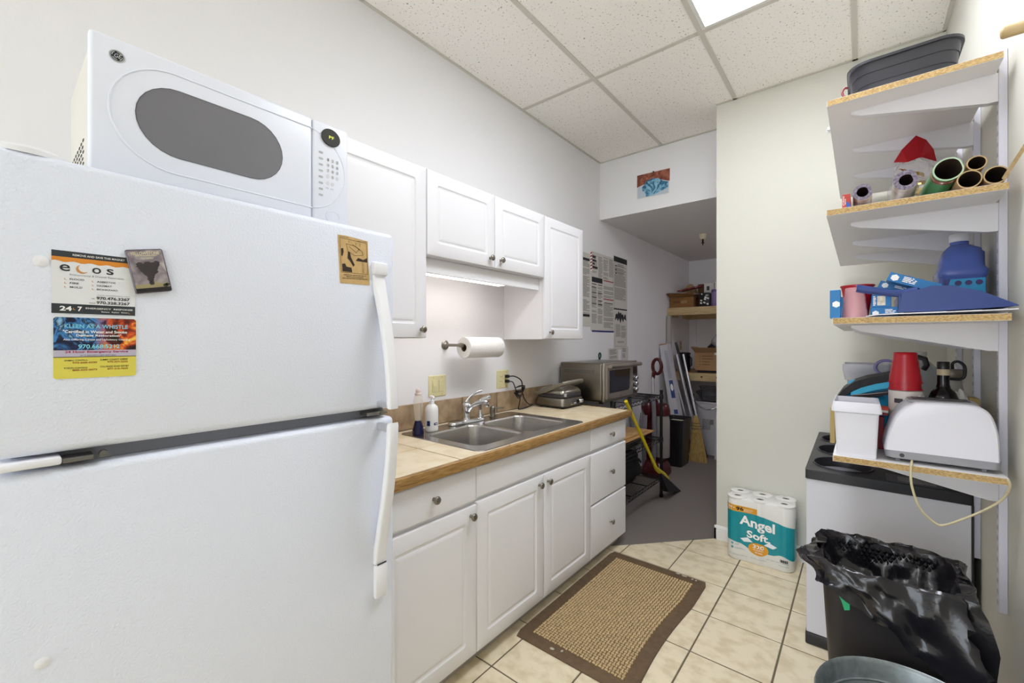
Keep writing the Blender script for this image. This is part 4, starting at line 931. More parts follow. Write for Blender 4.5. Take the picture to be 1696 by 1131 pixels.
MB().tube(spline([(-1.40, 2.9, .36), (-1.36, 3.05, .41), (-1.355, 3.2, .40), (-1.40, 3.38, .33)]), .012, 8, flat=.4).obj('strap', BF, t, True)
# ------------------------------------------------------------------ notices on the left wall
XW = XL+.0006
PRN = mat('notice_ink', '#85827e', .8); PRD = mat('notice_black', '#26262a', .8); PRR = mat('notice_red', '#9c2a2c', .7); PPR = mat('notice_paper', '#c9c6be', .8)
def rows_of_text(mb, f, x0, x1, y0, y1, lh, seed, h=.0006, gap=.0):
    r = random.Random(seed); y = y1
    while y-lh > y0:
        if r.random() > .1:
            x = x0; e = x1-(r.random()*.35*(x1-x0) if r.random() < .3 else 0)
            while x < e:
                w = min(r.uniform(.008, .03), e-x); mb.flat(rect(x, x+w*.86, y-lh*.62, y), f, h); x += w
        y -= lh
def notice(lab, y0, z0, w, hh, build, tilt=0, off=0):
    t = thing('wall_notice', lab, 'notice', (XW, y0+w/2, z0))
    f = spin(faceX(XW+off, y0, z0), tilt); MB().prism(rect(0, w, 0, hh), f, 0, .0008).obj('paper', PPR, t); build(t, f); return t
def nA(t, f):
    mb = MB(); rows_of_text(mb, f, .02, .20, .1, .57, .011, 1, .001); fine(mb.obj('printed_text', PRN, t))
    for i, z in enumerate((.56, .085)): MB().flat(rect(.02, .2, z, z+.022), f, .0012).obj('heading_bar', PRD, t)
notice('long printed notice half hidden behind the end wall cabinet', 3.045, 1.445, .212, .625, nA)
def nB(t, f):
    w, hh = .452, .70
    mb = MB()
    for (x0, x1, y0, y1, s_) in ((.025, .115, .50, .66, 3), (.14, .22, .47, .66, 4), (.235, .33, .47, .67, 5), (.345, .43, .5, .67, 6), (.02, .11, .06, .39, 7), (.13, .215, .06, .39, 8), (.24, .43, .30, .41, 9), (.24, .43, .02, .25, 10)): rows_of_text(mb, f, x0, x1, y0, y1, .0105, s_, .0011)
    fine(mb.obj('printed_text', PRN, t))
    for (x0, x1, y0, y1) in ((.02, .215, .425, .47), (.02, .105, .405, .412), (.13, .212, .405, .412), (.02, .105, .375, .382), (.02, .105, .33, .338), (.13, .212, .33, .338), (.02, .105, .29, .297), (.13, .212, .265, .272), (.02, .105, .235, .243), (.13, .212, .232, .24), (.25, .42, .255, .262)): MB().flat(rect(x0, x1, y0, y1), f, .0014).obj('heading_bar', PRD, t)
    for k, (x0, x1, y0, y1) in enumerate(((.03, .09, .635, .655), (.03, .10, .605, .622), (.03, .075, .578, .592), (.03, .125, .545, .565))): MB().flat(rect(x0, x1, y0, y1), f, .0014).obj('heading_bar', PRD, t)
    for y in (.455, .288): MB().flat(rect(.235, .435, y, y+.009), f, .0014).obj('red_rule', PRR, t)
    mb = MB(); text(mb, 'LABOR LAW', f, .035, .20, .45, .464, .0018); text(mb, 'NOTICE', f, .07, .165, .432, .445, .0018); 
    MB().flat(rect(.02, w-.01, -.008, .006), f, .0016).obj('blue_strip', mat('notice_blue', '#23246e', .5), t)
notice('large printed workplace notice with black headings and a blue bottom strip', 3.262, 1.412, .452, .69, nB)
def nC(t, f):
    mb = MB(); rows_of_text(mb, f, .02, .265, .09, .42, .0105, 12, .0011)
    for k in range(3): rows_of_text(mb, f, .08, .22, .33+.04*k, .36+.04*k, .012, 20+k, .0013)
    fine(mb.obj('printed_text', PRN, t))
    MB().flat(rect(.0, .29, .455, .505), f, .0013).obj('heading_bar', PRD, t); MB().flat(rect(.0, .29, .0, .014), f, .0013).obj('heading_bar', PRD, t)
    for k in range(3): MB().flat(rect(.035, .06, .34+.035*k, .352+.035*k), f, .0014).obj('bullet', PRD, t)
notice('tall printed notice with a black title bar pinned right of the workplace notice', 3.705, 1.622, .295, .51, nC)
def nD(t, f):
    mb = MB(); rows_of_text(mb, f, .04, .14, .10, .24, .010, 30, .0011); rows_of_text(mb, f, .155, .26, .10, .24, .010, 31, .0011); rows_of_text(mb, f, .08, .22, .05, .08, .01, 33, .0011); fine(mb.obj('printed_text', PRN, t))
    P = [(.02, .275), (.035, .335), (.06, .345), (.075, .335), (.1, .37), (.125, .345), (.15, .36), (.17, .335), (.2, .345), (.215, .31), (.235, .345), (.26, .335), (.27, .28), (.22, .30), (.2, .26), (.17, .30), (.14, .25), (.11, .30), (.08, .27), (.06, .30)]
    MB().flat(P, f, .0013).obj('mountain_drawing', PRD, t)
    for r_ in (rect(.02, .023, .03, .25), rect(.265, .268, .03, .25), rect(.02, .268, .03, .033)): MB().flat(r_, f, .0013).obj('border_rule', PRN, t)
notice('narrow notice with a black mountain drawing below the title-bar notice', 3.708, 1.243, .292, .372, nD)
def nE(t, f):
    mb = MB(); rows_of_text(mb, f, .02, .17, .03, .12, .012, 40, .0011); fine(mb.obj('printed_text', PRN, t))
notice('small white sheet on the wall above the toaster oven', 3.60, 1.12, .20, .135, nE, 2, .002)
def nF(t, f):
    mb = MB(); rows_of_text(mb, f, .02, .1, .03, .13, .014, 41, .0011); fine(mb.obj('printed_text', PRN, t))
notice('narrow white sheet on the wall beside the upright vacuum handle', 3.86, 1.13, .15, .145, nF, -3, .004)
t = thing('striped_ribbon', 'red and white striped tape hanging on the wall notices', 'tape', (XL+.003, 3.255, 1.92))
f = faceX(XL+.0035, 3.252, 1.93); MB().prism(rect(0, .03, 0, .165), f, 0, .0006).obj('tape', WHT, t)
for k in range(6): MB().flat([(0, .005+.027*k), (.03, .017+.027*k), (.03, .03+.027*k), (0, .018+.027*k)], f, .0009).obj('red_stripe', PRR, t)
t = thing('green_hook', 'small green loop hook on the wall above the toaster oven', 'hook', (XL+.002, 3.42, 1.16))
MB().tube([V(XL+.006, 3.42+.018*math.cos(a), 1.195+.024*math.sin(a)) for a in [2*PI*i/16 for i in range(16)]], .006, 8, closed=True).obj('loop', mat('green_plastic', '#1c5a43', .35), t, True)
MB().box(XL+.0008, XL+.006, 3.405, 3.435, 1.15, 1.175, .002).obj('base', mat('green_plastic', '#1c5a43', .35), t)

# ------------------------------------------------------------------ storage alcove: shelves
def board_shelf(lab, z, x1=-.3):
    t = thing('storage_shelf', lab, 'shelf', (-1.2, 5.5, z-.1))
    MB().box(XL+.001, x1, 5.18, YB-.001, z-.018, z).obj('plywood', mat('plywood', '#b89468', .7, vary=.15, vscale=6), t)
    MB().box(XL+.001, x1, 5.14, 5.1795, z-.092, z-.001, .004).obj('front_board', PINE, t, 40)
    MB().box(XL+.001, x1, YB-.045, YB-.001, z-.107, z-.0185).obj('back_cleat', PINE, t)
    for y in (5.22, 5.7): MB().box(XL+.001, XL+.04, y, y+.2, z-.107, z-.0185).obj('side_cleat', PINE, t)
    return t
board_shelf('upper storage shelf with a rough pine front board', 1.722)
t = board_shelf('lower storage shelf with a rough pine front board', .957)
for x in (-1.41, -1.25): MB().cyl((x, 5.1385, .915), (x, 5.1401, .915), .012, n=12).obj('wood_knot', mat('knot', '#5b3a1c', .8), t)
tag(MB().box(-1.785, -1.70, YB-.022, YB-.0005, .959, 1.613, .002).obj('white_upright', CAB), 'white painted upright board on the back wall between the storage shelves', 'board')
tag(MB().box(-1.79, -1.745, 5.085, 5.135, 0, 1.62, .003, M=Matrix.Translation((0, 0, .005))).obj('white_post', mat('post_pale', '#a9a39c', .6)), 'pale painted post standing under the upper storage shelf by the wall', 'post')
t = thing('wall_outlet', 'single beige outlet plate on the storage wall between the shelves', 'outlet', (XL, 5.62, 1.25))
MB().box(XL+.0005, XL+.006, 5.585, 5.655, 1.21, 1.325, .002).obj('plate', mat('beige_plate', '#b8a890', .5), t)
for z in (1.245, 1.29): MB().box(XL+.006, XL+.0075, 5.605, 5.635, z-.014, z+.014, .003).obj('receptacle', mat('beige_plate2', '#9d8d76', .5), t)
# upper shelf contents
zs = 1.7225
def carton(name, lab, x0, x1, y0, y1, z0, z1, flaps=True, m=CARD, cat='box', group=None, tape=True):
    t = thing(name, lab, cat, ((x0+x1)/2, (y0+y1)/2, z0), group); w = .004
    mb = MB().box(x0, x1, y0, y0+w, z0, z1).box(x0, x1, y1-w, y1, z0, z1).box(x0, x0+w, y0+w, y1-w, z0, z1).box(x1-w, x1, y0+w, y1-w, z0, z1).box(x0+w, x1-w, y0+w, y1-w, z0, z0+w)
    mb.obj('walls', m, t)
    if flaps:
        for (a, b, c_, d_) in flaps: MB().add([Vector(a), Vector(b), Vector(c_), Vector(d_), Vector(a)+V(0, 0, .003), Vector(b)+V(0, 0, .003), Vector(c_)+V(0, 0, .003), Vector(d_)+V(0, 0, .003)], [[0, 1, 2, 3], [7, 6, 5, 4], [0, 1, 5, 4], [1, 2, 6, 5], [2, 3, 7, 6], [3, 0, 4, 7]]).obj('flap', m, t)
    else: MB().box(x0, x1, y0, y1, z1+.0002, z1+.004).obj('lid', m, t)
    return t
t = carton('shipping_box', 'low brown shipping box on the left of the upper storage shelf', -1.79, -1.52, 5.2, 5.5, zs, 1.845, [((-1.79, 5.2, 1.846), (-1.52, 5.2, 1.846), (-1.49, 5.10, 1.875), (-1.80, 5.10, 1.885))], mat('cardboard2', '#8f673c', .85, vary=.1, vscale=10))
f = faceY(-1.79, 5.199, zs); mb = MB(); text(mb, 'FedEx', f, .04, .12, .055, .08, .0005); fine(mb.obj('lettering', mat('print_brown', '#5a2a24', .7), t))
MB().flat(rect(.13, .2, .05, .085), f, .0005).obj('label', mat('label_tan', '#a5855a', .7), t)
tag(MB().add([V(-1.80, 5.12, 1.90), V(-1.50, 5.12, 1.875), V(-1.47, 5.42, 1.885), V(-1.79, 5.42, 1.915), V(-1.80, 5.12, 1.903), V(-1.50, 5.12, 1.878), V(-1.47, 5.42, 1.888), V(-1.79, 5.42, 1.918)], [[3, 2, 1, 0], [4, 5, 6, 7], [0, 1, 5, 4], [1, 2, 6, 5], [2, 3, 7, 6], [3, 0, 4, 7]]).obj('white_envelope', PAPER), 'large white envelope lying across the low brown shipping box', 'envelope')
t = thing('gift_wrap', 'red patterned gift wrap lying on the upper storage shelf boxes', 'gift wrap', (-1.6, 5.48, 1.9))
MB().add([V(-1.74, 5.3, 1.925), V(-1.46, 5.3, 1.965), V(-1.46, 5.5, 1.985), V(-1.72, 5.5, 1.945), V(-1.74, 5.3, 1.940), V(-1.46, 5.3, 1.985), V(-1.46, 5.5, 2.0), V(-1.72, 5.5, 1.96)], [[3, 2, 1, 0], [4, 5, 6, 7], [0, 1, 5, 4], [1, 2, 6, 5], [2, 3, 7, 6], [3, 0, 4, 7]]).obj('sheet', mat('wrap_red', '#7d2228', .5, hx2='#b9a89c', vscale=40, contrast=(.36, .42)), t)
blob('straw_hat', mat('straw', '#b59d74', .9, bump=.6, bscale=200), None, (-1.69, 5.66, 1.885), (.09, .10, .17), 3, .04, 3, None, zs)
tag(bpy.data.objects['straw_hat'], 'domed straw basket behind the red gift wrap on the upper shelf', 'basket')
t = carton('moving_box', 'wide brown cardboard box at the back of the upper storage shelf', -1.58, -1.1, 5.6, 5.94, zs, 2.03, None, mat('cardboard3', '#7d5c3c', .85, vary=.08, vscale=6))
tag(MB().lathe([(.03, 0), (.032, .01), (.032, .14), (.024, .155), (.024, .17), (0, .172)], (-1.487, 5.36, zs), n=16, cap1=False).obj('brown_canister', mat('brown_plastic', '#4f3626', .5), None, 50), 'small brown canister beside the low shipping box', 'canister')
t = thing('printed_bag', 'black bag with white print on the upper storage shelf', 'bag', (-1.40, 5.27, zs))
MB().box(-1.455, -1.345, 5.22, 5.30, zs, 1.885, .012, 3).obj('bag', mat('bag_black', '#17171b', .35), t, 40)
f = faceY(-1.40, 5.2198, 1.80); mb = MB(); rr = random.Random(5)
for k in range(9): a = rr.uniform(-.04, .04), rr.uniform(-.06, .06); mb.flat([(a[0]+x, a[1]+y) for x, y in ((-.012, -.004), (.01, -.012), (.014, .004), (-.008, .012))], f, .0006)
mb.flat(ell(-.03, .07, .009, .009, 10), f, .0006); fine(mb.obj('white_print', WHT, t))
t = thing('purple_tumbler', 'lavender bottle standing at the column end of the upper storage shelf', 'bottle', (-1.305, 5.26, zs))
MB().lathe([(.03, 0), (.034, .006), (.034, .15), (.03, .165)], (-1.305, 5.26, zs), n=18).obj('bottle', mat('lavender', '#7d6a9c', .4), t, 50)
MB().lathe([(.03, .1652), (.03, .19), (.026, .195), (0, .195)], (-1.305, 5.26, zs), n=18, cap1=False).obj('cap', mat('lavender_dark', '#5f4e80', .4), t, 50)
t = thing('white_carton', 'small white printed carton stacked above the lavender bottle shelf row', 'box', (-1.34, 5.42, zs))
MB().box(-1.44, -1.33, 5.35, 5.45, zs, 2.005, .002).obj('carton', mat('carton_white', '#cfccc8', .6), t)
MB().box(-1.325, -1.22, 5.36, 5.46, zs, 2.03, .002).obj('carton', mat('carton_white', '#cfccc8', .6), t)
MB().flat(rect(.03, .06, .2, .25), faceY(-1.44, 5.349, zs), .0004).obj('printed_mark', DARK, t)
# lower shelf contents
zs = .9575
t = thing('black_canister', 'black ribbed canister on the lower storage shelf by the outlet', 'canister', (-1.66, 5.33, zs))
MB().lathe([(.05, 0), (.06, .01), (.064, .05), (.064, .18), (.06, .2), (.052, .205)], (-1.655, 5.33, zs), n=24).obj('body', BLACK, t, 50)
MB().lathe([(.062, .2052), (.066, .208), (.066, .225), (.05, .232), (.02, .234), (0, .234)], (-1.655, 5.33, zs), n=24, cap1=False).obj('lid', BLACK, t, 50)
MB().tube([V(-1.59, 5.30, zs+.18), V(-1.565, 5.29, zs+.16), V(-1.565, 5.29, zs+.08), V(-1.592, 5.30, zs+.06)], .008, 8).obj('handle', BLACK, t, True)
t = carton('open_box', 'open tan cardboard box with printed lines on the lower storage shelf', -1.50, -1.13, 5.2, 5.5, zs+.03, 1.19, [((-1.50, 5.2, 1.191), (-1.13, 5.2, 1.191), (-1.13, 5.12, 1.245), (-1.52, 5.12, 1.25)), ((-1.503, 5.2, 1.191), (-1.503, 5.5, 1.191), (-1.55, 5.5, 1.25), (-1.55, 5.2, 1.26))], mat('cardboard4', '#a9855f', .85, vary=.06, vscale=6))
MB().box(-1.48, -1.15, 5.22, 5.48, zs, zs+.0298, .004).obj('dark_tray', BLACK, t)
f = faceY(-1.50, 5.1995, zs); mb = MB()
for k in range(4): mb.flat(rect(.05, .062, .19-.032*k, .196-.032*k), f, .0006); rows_of_text(mb, f, .08, .2, .183-.032*k, .197-.032*k, .011, 60+k, .0006)
fine(mb.obj('printed_lines', mat('print_brown2', '#5b3d28', .8), t))
MB().flat(rect(.21, .33, .21, .26), f, .002).obj('white_label', PAPER, t)
t = thing('plastic_bag', 'crumpled clear plastic bag bulging from the open cardboard box', 'plastic bag', (-1.28, 5.35, 1.2))
blob('film', mat('film_grey', '#b9b7ba', .2, alpha=.55), t, (-1.265, 5.36, 1.29), (.09, .1, .13), 9, .25, 3)
blob('dark_bundle', BLACK, t, (-1.33, 5.32, 1.255), (.05, .05, .05), 12, .3, 3)
# under the lower shelf
t = thing('white_pail', 'tall white waste bin with a wire handle under the lower storage shelf', 'pail', (-1.37, 5.42, .004))
MB().loft([[V(-1.37+p, 5.42+q, z) for p, q in rrect(w, h, .05, 4)] for w, h, z in ((.25, .3, .004), (.31, .36, .60), (.325, .375, .605), (.325, .375, .62), (.3, .35, .62), (.295, .345, .58))], True, True).obj('bin', mat('bin_white', '#c9c7cc', .45), t, 40)
f = faceY(-1.37, 5.249, .0); mb = MB(); rows_of_text(mb, f, -.06, .03, .28, .42, .014, 70, .001); mb.flat(rect(.02, .06, .36, .42), f, .001)
fine(mb.obj('print', PRN, t))
MB().tube(spline([(-1.53, 5.24, .70), (-1.50, 5.15, .64), (-1.40, 5.08, .575), (-1.30, 5.06, .565), (-1.20, 5.10, .62), (-1.16, 5.2, .72)]), .009, 10).obj('handle', CHROME, t, True)
t = thing('plastic_tubs', 'stack of clear plastic tubs in film on the white waste bin', 'tubs', (-1.40, 5.42, .62))
for k in range(3): MB().lathe([(.09, .622+.055*k), (.11, .666+.055*k), (.115, .67+.055*k), (.115, .675+.055*k), (0, .676+.055*k)], (-1.40, 5.42, 0), n=20, cap1=False).obj('tub', mat('tub_clear', '#8f8d93', .15, alpha=.6), t, 50)
blob('film', mat('film_dark', '#5f5d63', .15, alpha=.45), t, (-1.36, 5.42, .70), (.17, .17, .078), 15, .15, 3)
tag(MB().box(0, .36, 0, .012, 0, .60, .001, 1, M=Matrix.Translation((-1.265, 5.10, .005)) @ Matrix.Rotation(-.05, 4, 'X')).obj('foam_sheet', mat('sheet_white', '#bab8bd', .6)), 'white sheet of board leaning below the lower storage shelf', 'board')

# leaning things by the left wall --------------------------------------------------
def leaner(p0, p1, w, d, name, m, parent=None, bev=.002):
    p0 = Vector(p0); p1 = Vector(p1); ax = (p1-p0).normalized(); yv = V(0, 1, 0); xv = yv.cross(ax).normalized(); yv = ax.cross(xv)
    M_ = Matrix((xv, yv, ax)).transposed().to_4x4(); M_.translation = p0
    return MB().box(-w/2, w/2, -d/2, d/2, 0, (p1-p0).length, bev, 1, M=M_).obj(name, m, parent), M_
t = thing('lamp_tube_box', 'long white fluorescent tube carton leaning against the storage wall', 'box', (-1.5, 4.9, .004))
o, M_ = leaner((-1.545, 4.93, .03), (-1.755, 4.93, 1.285), .09, .13, 'carton', mat('carton_lamp', '#c6c5cb', .6), t)
fL = (M_ @ V(.0, -.0655, 0), (M_.to_3x3() @ V(1, 0, 0)), (M_.to_3x3() @ V(0, 0, 1)), M_.to_3x3() @ V(0, -1, 0))
MB().flat(rect(.0, .044, .66, .86), fL, .0006).obj('blue_label', mat('label_blue', '#3a5088', .6), t)
MB().flat(rect(.0, .044, .48, .53), fL, .0006).obj('blue_label', mat('label_blue', '#3a5088', .6), t)
MB().flat(ell(.022, .78, .015, .04, 16), fL, .0012).obj('white_emblem', WHT, t)
mb = MB()
for x in (.003, .011, .019, .027, .035): mb.flat(rect(x, x+.003, .88, 1.2), fL, .0006)
fine(mb.obj('grey_stripes', mat('label_grey', '#7c7d88', .6), t))
MB().flat(rect(-.043, .043, 1.268, 1.2815), fL, .0008).obj('end_flap', CARD, t)
AL = mat('aluminium', '#b9b9bd', .3, .9)
for k, (x0, y0, x1, y1, z1, lab) in enumerate(((-1.44, 5.03, -1.74, 5.03, 1.18, 'thin aluminium tube leaning nearest the fluorescent carton'), (-1.388, 5.045, -1.665, 5.06, 1.17, 'thicker aluminium tube leaning left of the black pole'))):
    tag(MB().cyl((x0, y0, .02), (x1, y1, z1), .017+.004*k, n=14).obj('metal_tube', AL, None, 40), lab, 'tube', 'leaning metal tubes')
tag(MB().cyl((-1.335, 5.06, .02), (-1.69, 5.112, 1.31), .015, n=12).obj('black_pole', BLACK, None, 40), 'slim black pole leaning among the metal tubes', 'pole')
# straw broom
t = thing('straw_broom', 'straw broom with a pale handle standing beside the black wastebasket', 'broom', (-1.38, 4.9, .004))
MB().cyl((-1.408, 4.945, .48), (-1.60, 5.09, 1.17), .0145, n=12).obj('handle', AL, t, 40)
ST = mat('broom_straw', '#c2a468', .9, hx2='#9c7c42', vscale=40, stretch=(6, 6, .4), bump=.8, bscale=90)
br = []
for z, w, d, cx, cy in ((.50, .03, .03, -1.418, 4.94), (.44, .075, .05, -1.412, 4.935), (.34, .10, .06, -1.405, 4.925), (.2, .14, .065, -1.392, 4.91), (.006, .19, .06, -1.378, 4.895)):
    br.append([V(cx+p, cy+q, z) for p, q in rrect(w, d, min(w, d)*.45, 4)])
MB().loft(br).obj('bristles', ST, t, 40)
for z, w, d, cx, cy in ((.42, .083, .056, -1.411, 4.9335), (.39, .092, .059, -1.409, 4.931), (.36, .1, .062, -1.406, 4.928)):
    MB().tube([V(cx+p, cy+q, z) for p, q in rrect(w, d, d*.45, 4)], .003, 5, closed=True).obj('stitching', DARK, t)
mb = MB(); rr = random.Random(3)
for k in range(60):
    x = rr.uniform(-1.47, -1.286); mb.cyl((-1.40+(x+1.378)*.5, 4.893, .32), (x, 4.866, .006), .0016, n=4)
fine(mb.obj('straws', ST, t))
# black wastebasket
t = thing('wastebasket', 'tall black rectangular wastebasket on the storage carpet', 'wastebasket', (-1.53, 4.68, .004))
MB().loft([[V(-1.535+p, 4.68+q, z) for p, q in rrect(w, h, .03, 4)] for w, h, z in ((.17, .26, .005), (.205, .31, .47), (.222, .327, .474), (.222, .327, .50), (.212, .317, .50), (.2, .305, .47), (.165, .255, .012))], True, True).obj('bin', BLACK, t, 40)
MB().loft([[V(-1.535+p, 4.68+q, z) for p, q in rrect(w, h, .03, 4)] for w, h, z in ((.196, .30, .455), (.19, .29, .452))], False, True).obj('paper_inside', mat('paper_cream', '#cfc9b0', .8), t)
# upright vacuum
t = thing('upright_vacuum', 'dark red upright vacuum with loop handle behind the wire rack', 'vacuum', (-1.6, 4.2, .004))
VR = mat('vacuum_red', '#4c1418', .28); VG = mat('vacuum_grey', '#77757a', .35)
MB().loft([[V(-1.56+p, 4.15+q, z) for p, q in rrect(w, h, .04, 4)] for w, h, z in ((.20, .26, .012), (.22, .28, .03), (.21, .27, .09), (.17, .2, .15))]).obj('floor_head', VR, t, 50)
MB().loft([[V(-1.60+dx+p, 4.20+q, z) for p, q in rrect(w, h, .04, 4)] for w, h, z, dx in ((.15, .16, .12, .02), (.17, .17, .3, 0), (.16, .16, .52, -.01), (.13, .13, .66, -.02), (.09, .1, .74, -.02))]).obj('body', VR, t, 50)
MB().lathe([(.068, .20), (.072, .21), (.072, .56), (.06, .60), (0, .61)], (-1.50, 4.14, 0), n=22, cap1=False).obj('dust_cup', mat('vacuum_clear', '#a39c98', .15, alpha=.75), t, 50)
MB().lathe([(.074, .56), (.076, .6), (.06, .655), (.03, .67), (0, .672)], (-1.50, 4.14, .05), n=22, cap1=False).obj('cup_lid', VR, t, 50)
MB().lathe([(.03, .5), (.065, .56), (.07, .62), (.05, .68), (0, .7)], (-1.63, 4.12, .06), n=18, cap1=False).obj('motor_dome', VR, t, 50)
MB().tube(spline([(-1.66, 4.10, .06), (-1.665, 4.09, .4), (-1.65, 4.08, .7), (-1.60, 4.07, .78), (-1.555, 4.065, .70), (-1.55, 4.06, .3), (-1.56, 4.06, .08)]), .022, 10).obj('hose', VG, t, True)
MB().cyl((-1.62, 4.22, .68), (-1.645, 4.28, .965), .013, n=12).obj('handle_tube', AL, t, 40)
MB().tube([V(-1.622+.045*math.sin(a)*1.0+.012, 4.30, 1.065+.075*math.cos(a)+.0) for a in [2*PI*i/20 for i in range(20)]], .017, 10, closed=True).obj('loop_handle', VR, t, True)
MB().tube([V(-1.645, 4.28, .94), V(-1.64, 4.29, 1.0), V(-1.625, 4.298, 1.02)], [.017, .02, .018], 10).obj('handle_neck', VR, t, True)
for k in range(4): MB().tube(spline([(-1.68+.012*k, 4.06, .62-.01*k), (-1.69+.012*k, 4.05, .5), (-1.67+.012*k, 4.05, .36+.01*k), (-1.645+.008*k, 4.05, .5), (-1.655+.012*k, 4.055, .6)]), .0055, 6).obj('cord_loop', mat('cord_grey', '#8a888c', .5), t, True)
# second dark pole behind vacuum
tag(MB().cyl((-1.70, 4.0, .01), (-1.785, 4.02, .83), .016, n=12).obj('vacuum_wand', VG, None, 40), 'grey vacuum wand leaning on the wall behind the wire rack', 'wand')
# yellow angle broom
YL = mat('yellow_plastic', '#d6c114', .35)
t = thing('angle_broom', 'yellow angle broom with black bristles leaning on the wire rack', 'broom', (-1.27, 3.5, .004))
MB().cyl((-1.228, 2.712, .917), (-1.238, 3.26, .36), .0115, n=12).obj('handle', YL, t, 40)
MB().tube([V(-1.2375, 3.23, .39), V(-1.239, 3.284, .33), V(-1.245, 3.346, .30), V(-1.25, 3.49, .23), V(-1.255, 3.61, .165)], [.015, .018, .02, .02, .012], 8, flat=.7).obj('head', YL, t, 50)
MB().loft([[V(-1.247, 3.366, .285), V(-1.237, 3.366, .285), V(-1.248, 3.62, .15), V(-1.262, 3.62, .15)], [V(-1.26, 3.50, .09), V(-1.215, 3.50, .09), V(-1.225, 3.84, .006), V(-1.275, 3.84, .006)]]).obj('bristles', mat('bristle_black', '#151416', .8, bump=.8, bscale=150), t, 30)
# ------------------------------------------------------------------ right wall: standards, brackets, shelves
STD = mat('standard_white', '#d3d2dc', .4); BRK = mat('bracket_white', '#d8d6da', .4)
SY = (1.918, 2.285, 2.645)
for k, (y, zb, lab) in enumerate(zip(SY, (.51, .53, .55), ('nearest slotted white shelf standard on the right wall', 'middle slotted white shelf standard on the right wall', 'farthest slotted white shelf standard on the right wall'))):
    t = thing('shelf_standard', lab, 'shelf standard', (XR, y, zb), 'shelf standards')
    MB().box(XR-.019, XR-.0004, y-.0125, y+.0125, zb, 2.19, .0015, 1).obj('track', STD, t)
    mb = MB()
    for i in range(52): z = zb+.02+i*.032; mb.box(XR-.0194, XR-.0188, y-.006, y-.003, z, z+.013).box(XR-.0194, XR-.0188, y+.003, y+.006, z, z+.013)
    fine(mb.obj('slots', mat('slot_grey', '#8e8d96', .6), t))
def wall_shelf(lab, y0, x0, ztop, brk=True):
    t = thing('wall_shelf', lab, 'shelf', (.1, y0+.6, ztop-.02)); y1 = y0+1.22
    MB().box(x0+.001, XR-.025, y0+.001, y1, ztop-.0185, ztop-.0008).obj('core', OSB, t)
    MB().box(x0, XR-.0245, y0+.0015, y1, ztop-.0008, ztop).obj('top_face', MELA, t)
    MB().box(x0, XR-.0245, y0+.0015, y1, ztop-.0193, ztop-.0185).obj('bottom_face', MELA, t)
    MB().box(x0-.0004, x0+.001, y0+.0015, y1, ztop-.0185, ztop-.0008).obj('edge_band', MELA, t)
    for y in SY:
        L = .345; zz = ztop-.0195; xr = XR-.0195
        prof = [(xr, zz), (xr-L, zz), (xr-L, zz-.010), (xr-L+.03, zz-.022), (xr-.02, zz-.085), (xr, zz-.085)]
        mb = MB()
        mb.loft([[V(p, y-.011, q) for p, q in prof], [V(p, y-.009, q) for p, q in prof]]); mb.loft([[V(p, y+.009, q) for p, q in prof], [V(p, y+.011, q) for p, q in prof]])
        und = [prof[i] for i in (2, 3, 4, 5)]
        for (a, b), (c_, d_) in zip(und[:-1], und[1:]): mb.add([V(a, y-.011, b), V(c_, y-.011, d_), V(c_, y+.011, d_), V(a, y+.011, b)], [[0, 1, 2, 3]])
        mb.obj('bracket', BRK, t, 30, norm=False)
    return t
wall_shelf('topmost white wall shelf carrying the black tote', 1.812, -.09, 2.143)
wall_shelf('white wall shelf carrying the wrapping paper rolls', 1.753, -.089, 1.755)
wall_shelf('white wall shelf carrying the blue dustpan and cartons', 1.729, -.072, 1.396)
wall_shelf('lowest white wall shelf carrying the toaster', 1.759, -.072, .945)

# top shelf: black tote, red cord
z = 2.1432
t = thing('black_tote', 'black rounded plastic tote on the topmost wall shelf', 'tote', (.1, 2.05, z))
TB = mat('tote_black', '#353439', .4, vary=.15, vscale=10)
Rr = lambda w, h, r, zz: [V(.103+p, 2.095+q, z+(zz-z)*.68) for p, q in rrect(w, h, r, 6)]
MB().loft([Rr(.245, .52, .05, z), Rr(.25, .53, .055, z+.035), Rr(.254, .534, .055, z+.036), Rr(.258, .54, .055, z+.085), Rr(.262, .544, .055, z+.086), Rr(.268, .552, .055, z+.128), Rr(.282, .566, .06, z+.130), Rr(.282, .566, .06, z+.142), Rr(.268, .552, .055, z+.142), Rr(.262, .546, .055, z+.13), Rr(.24, .51, .05, z+.006)], True, True).obj('tub', TB, t, 50)
MB().box(-.046, -.030, 2.02, 2.2, z+.058, z+.083, .004).obj('handle', TB, t, 40)
tag(MB().tube(spline([(-.03, 1.835, z+.004), (-.045, 1.84, z+.012), (-.05, 1.845, z+.03), (-.043, 1.85, z+.043), (-.036, 1.86, z+.045)]), .0035, 6).obj('red_string', mat('cord_red', '#7d2a2e', .5), None, True), 'dark red string loop at the left end of the topmost wall shelf', 'string')
tag(MB().box(.235, .305, 2.35, 2.6, z, z+.012, .002, M=None).obj('blue_folder', mat('folder_blue', '#2a6fb0', .5)), 'flat blue folder at the back of the topmost wall shelf', 'folder')

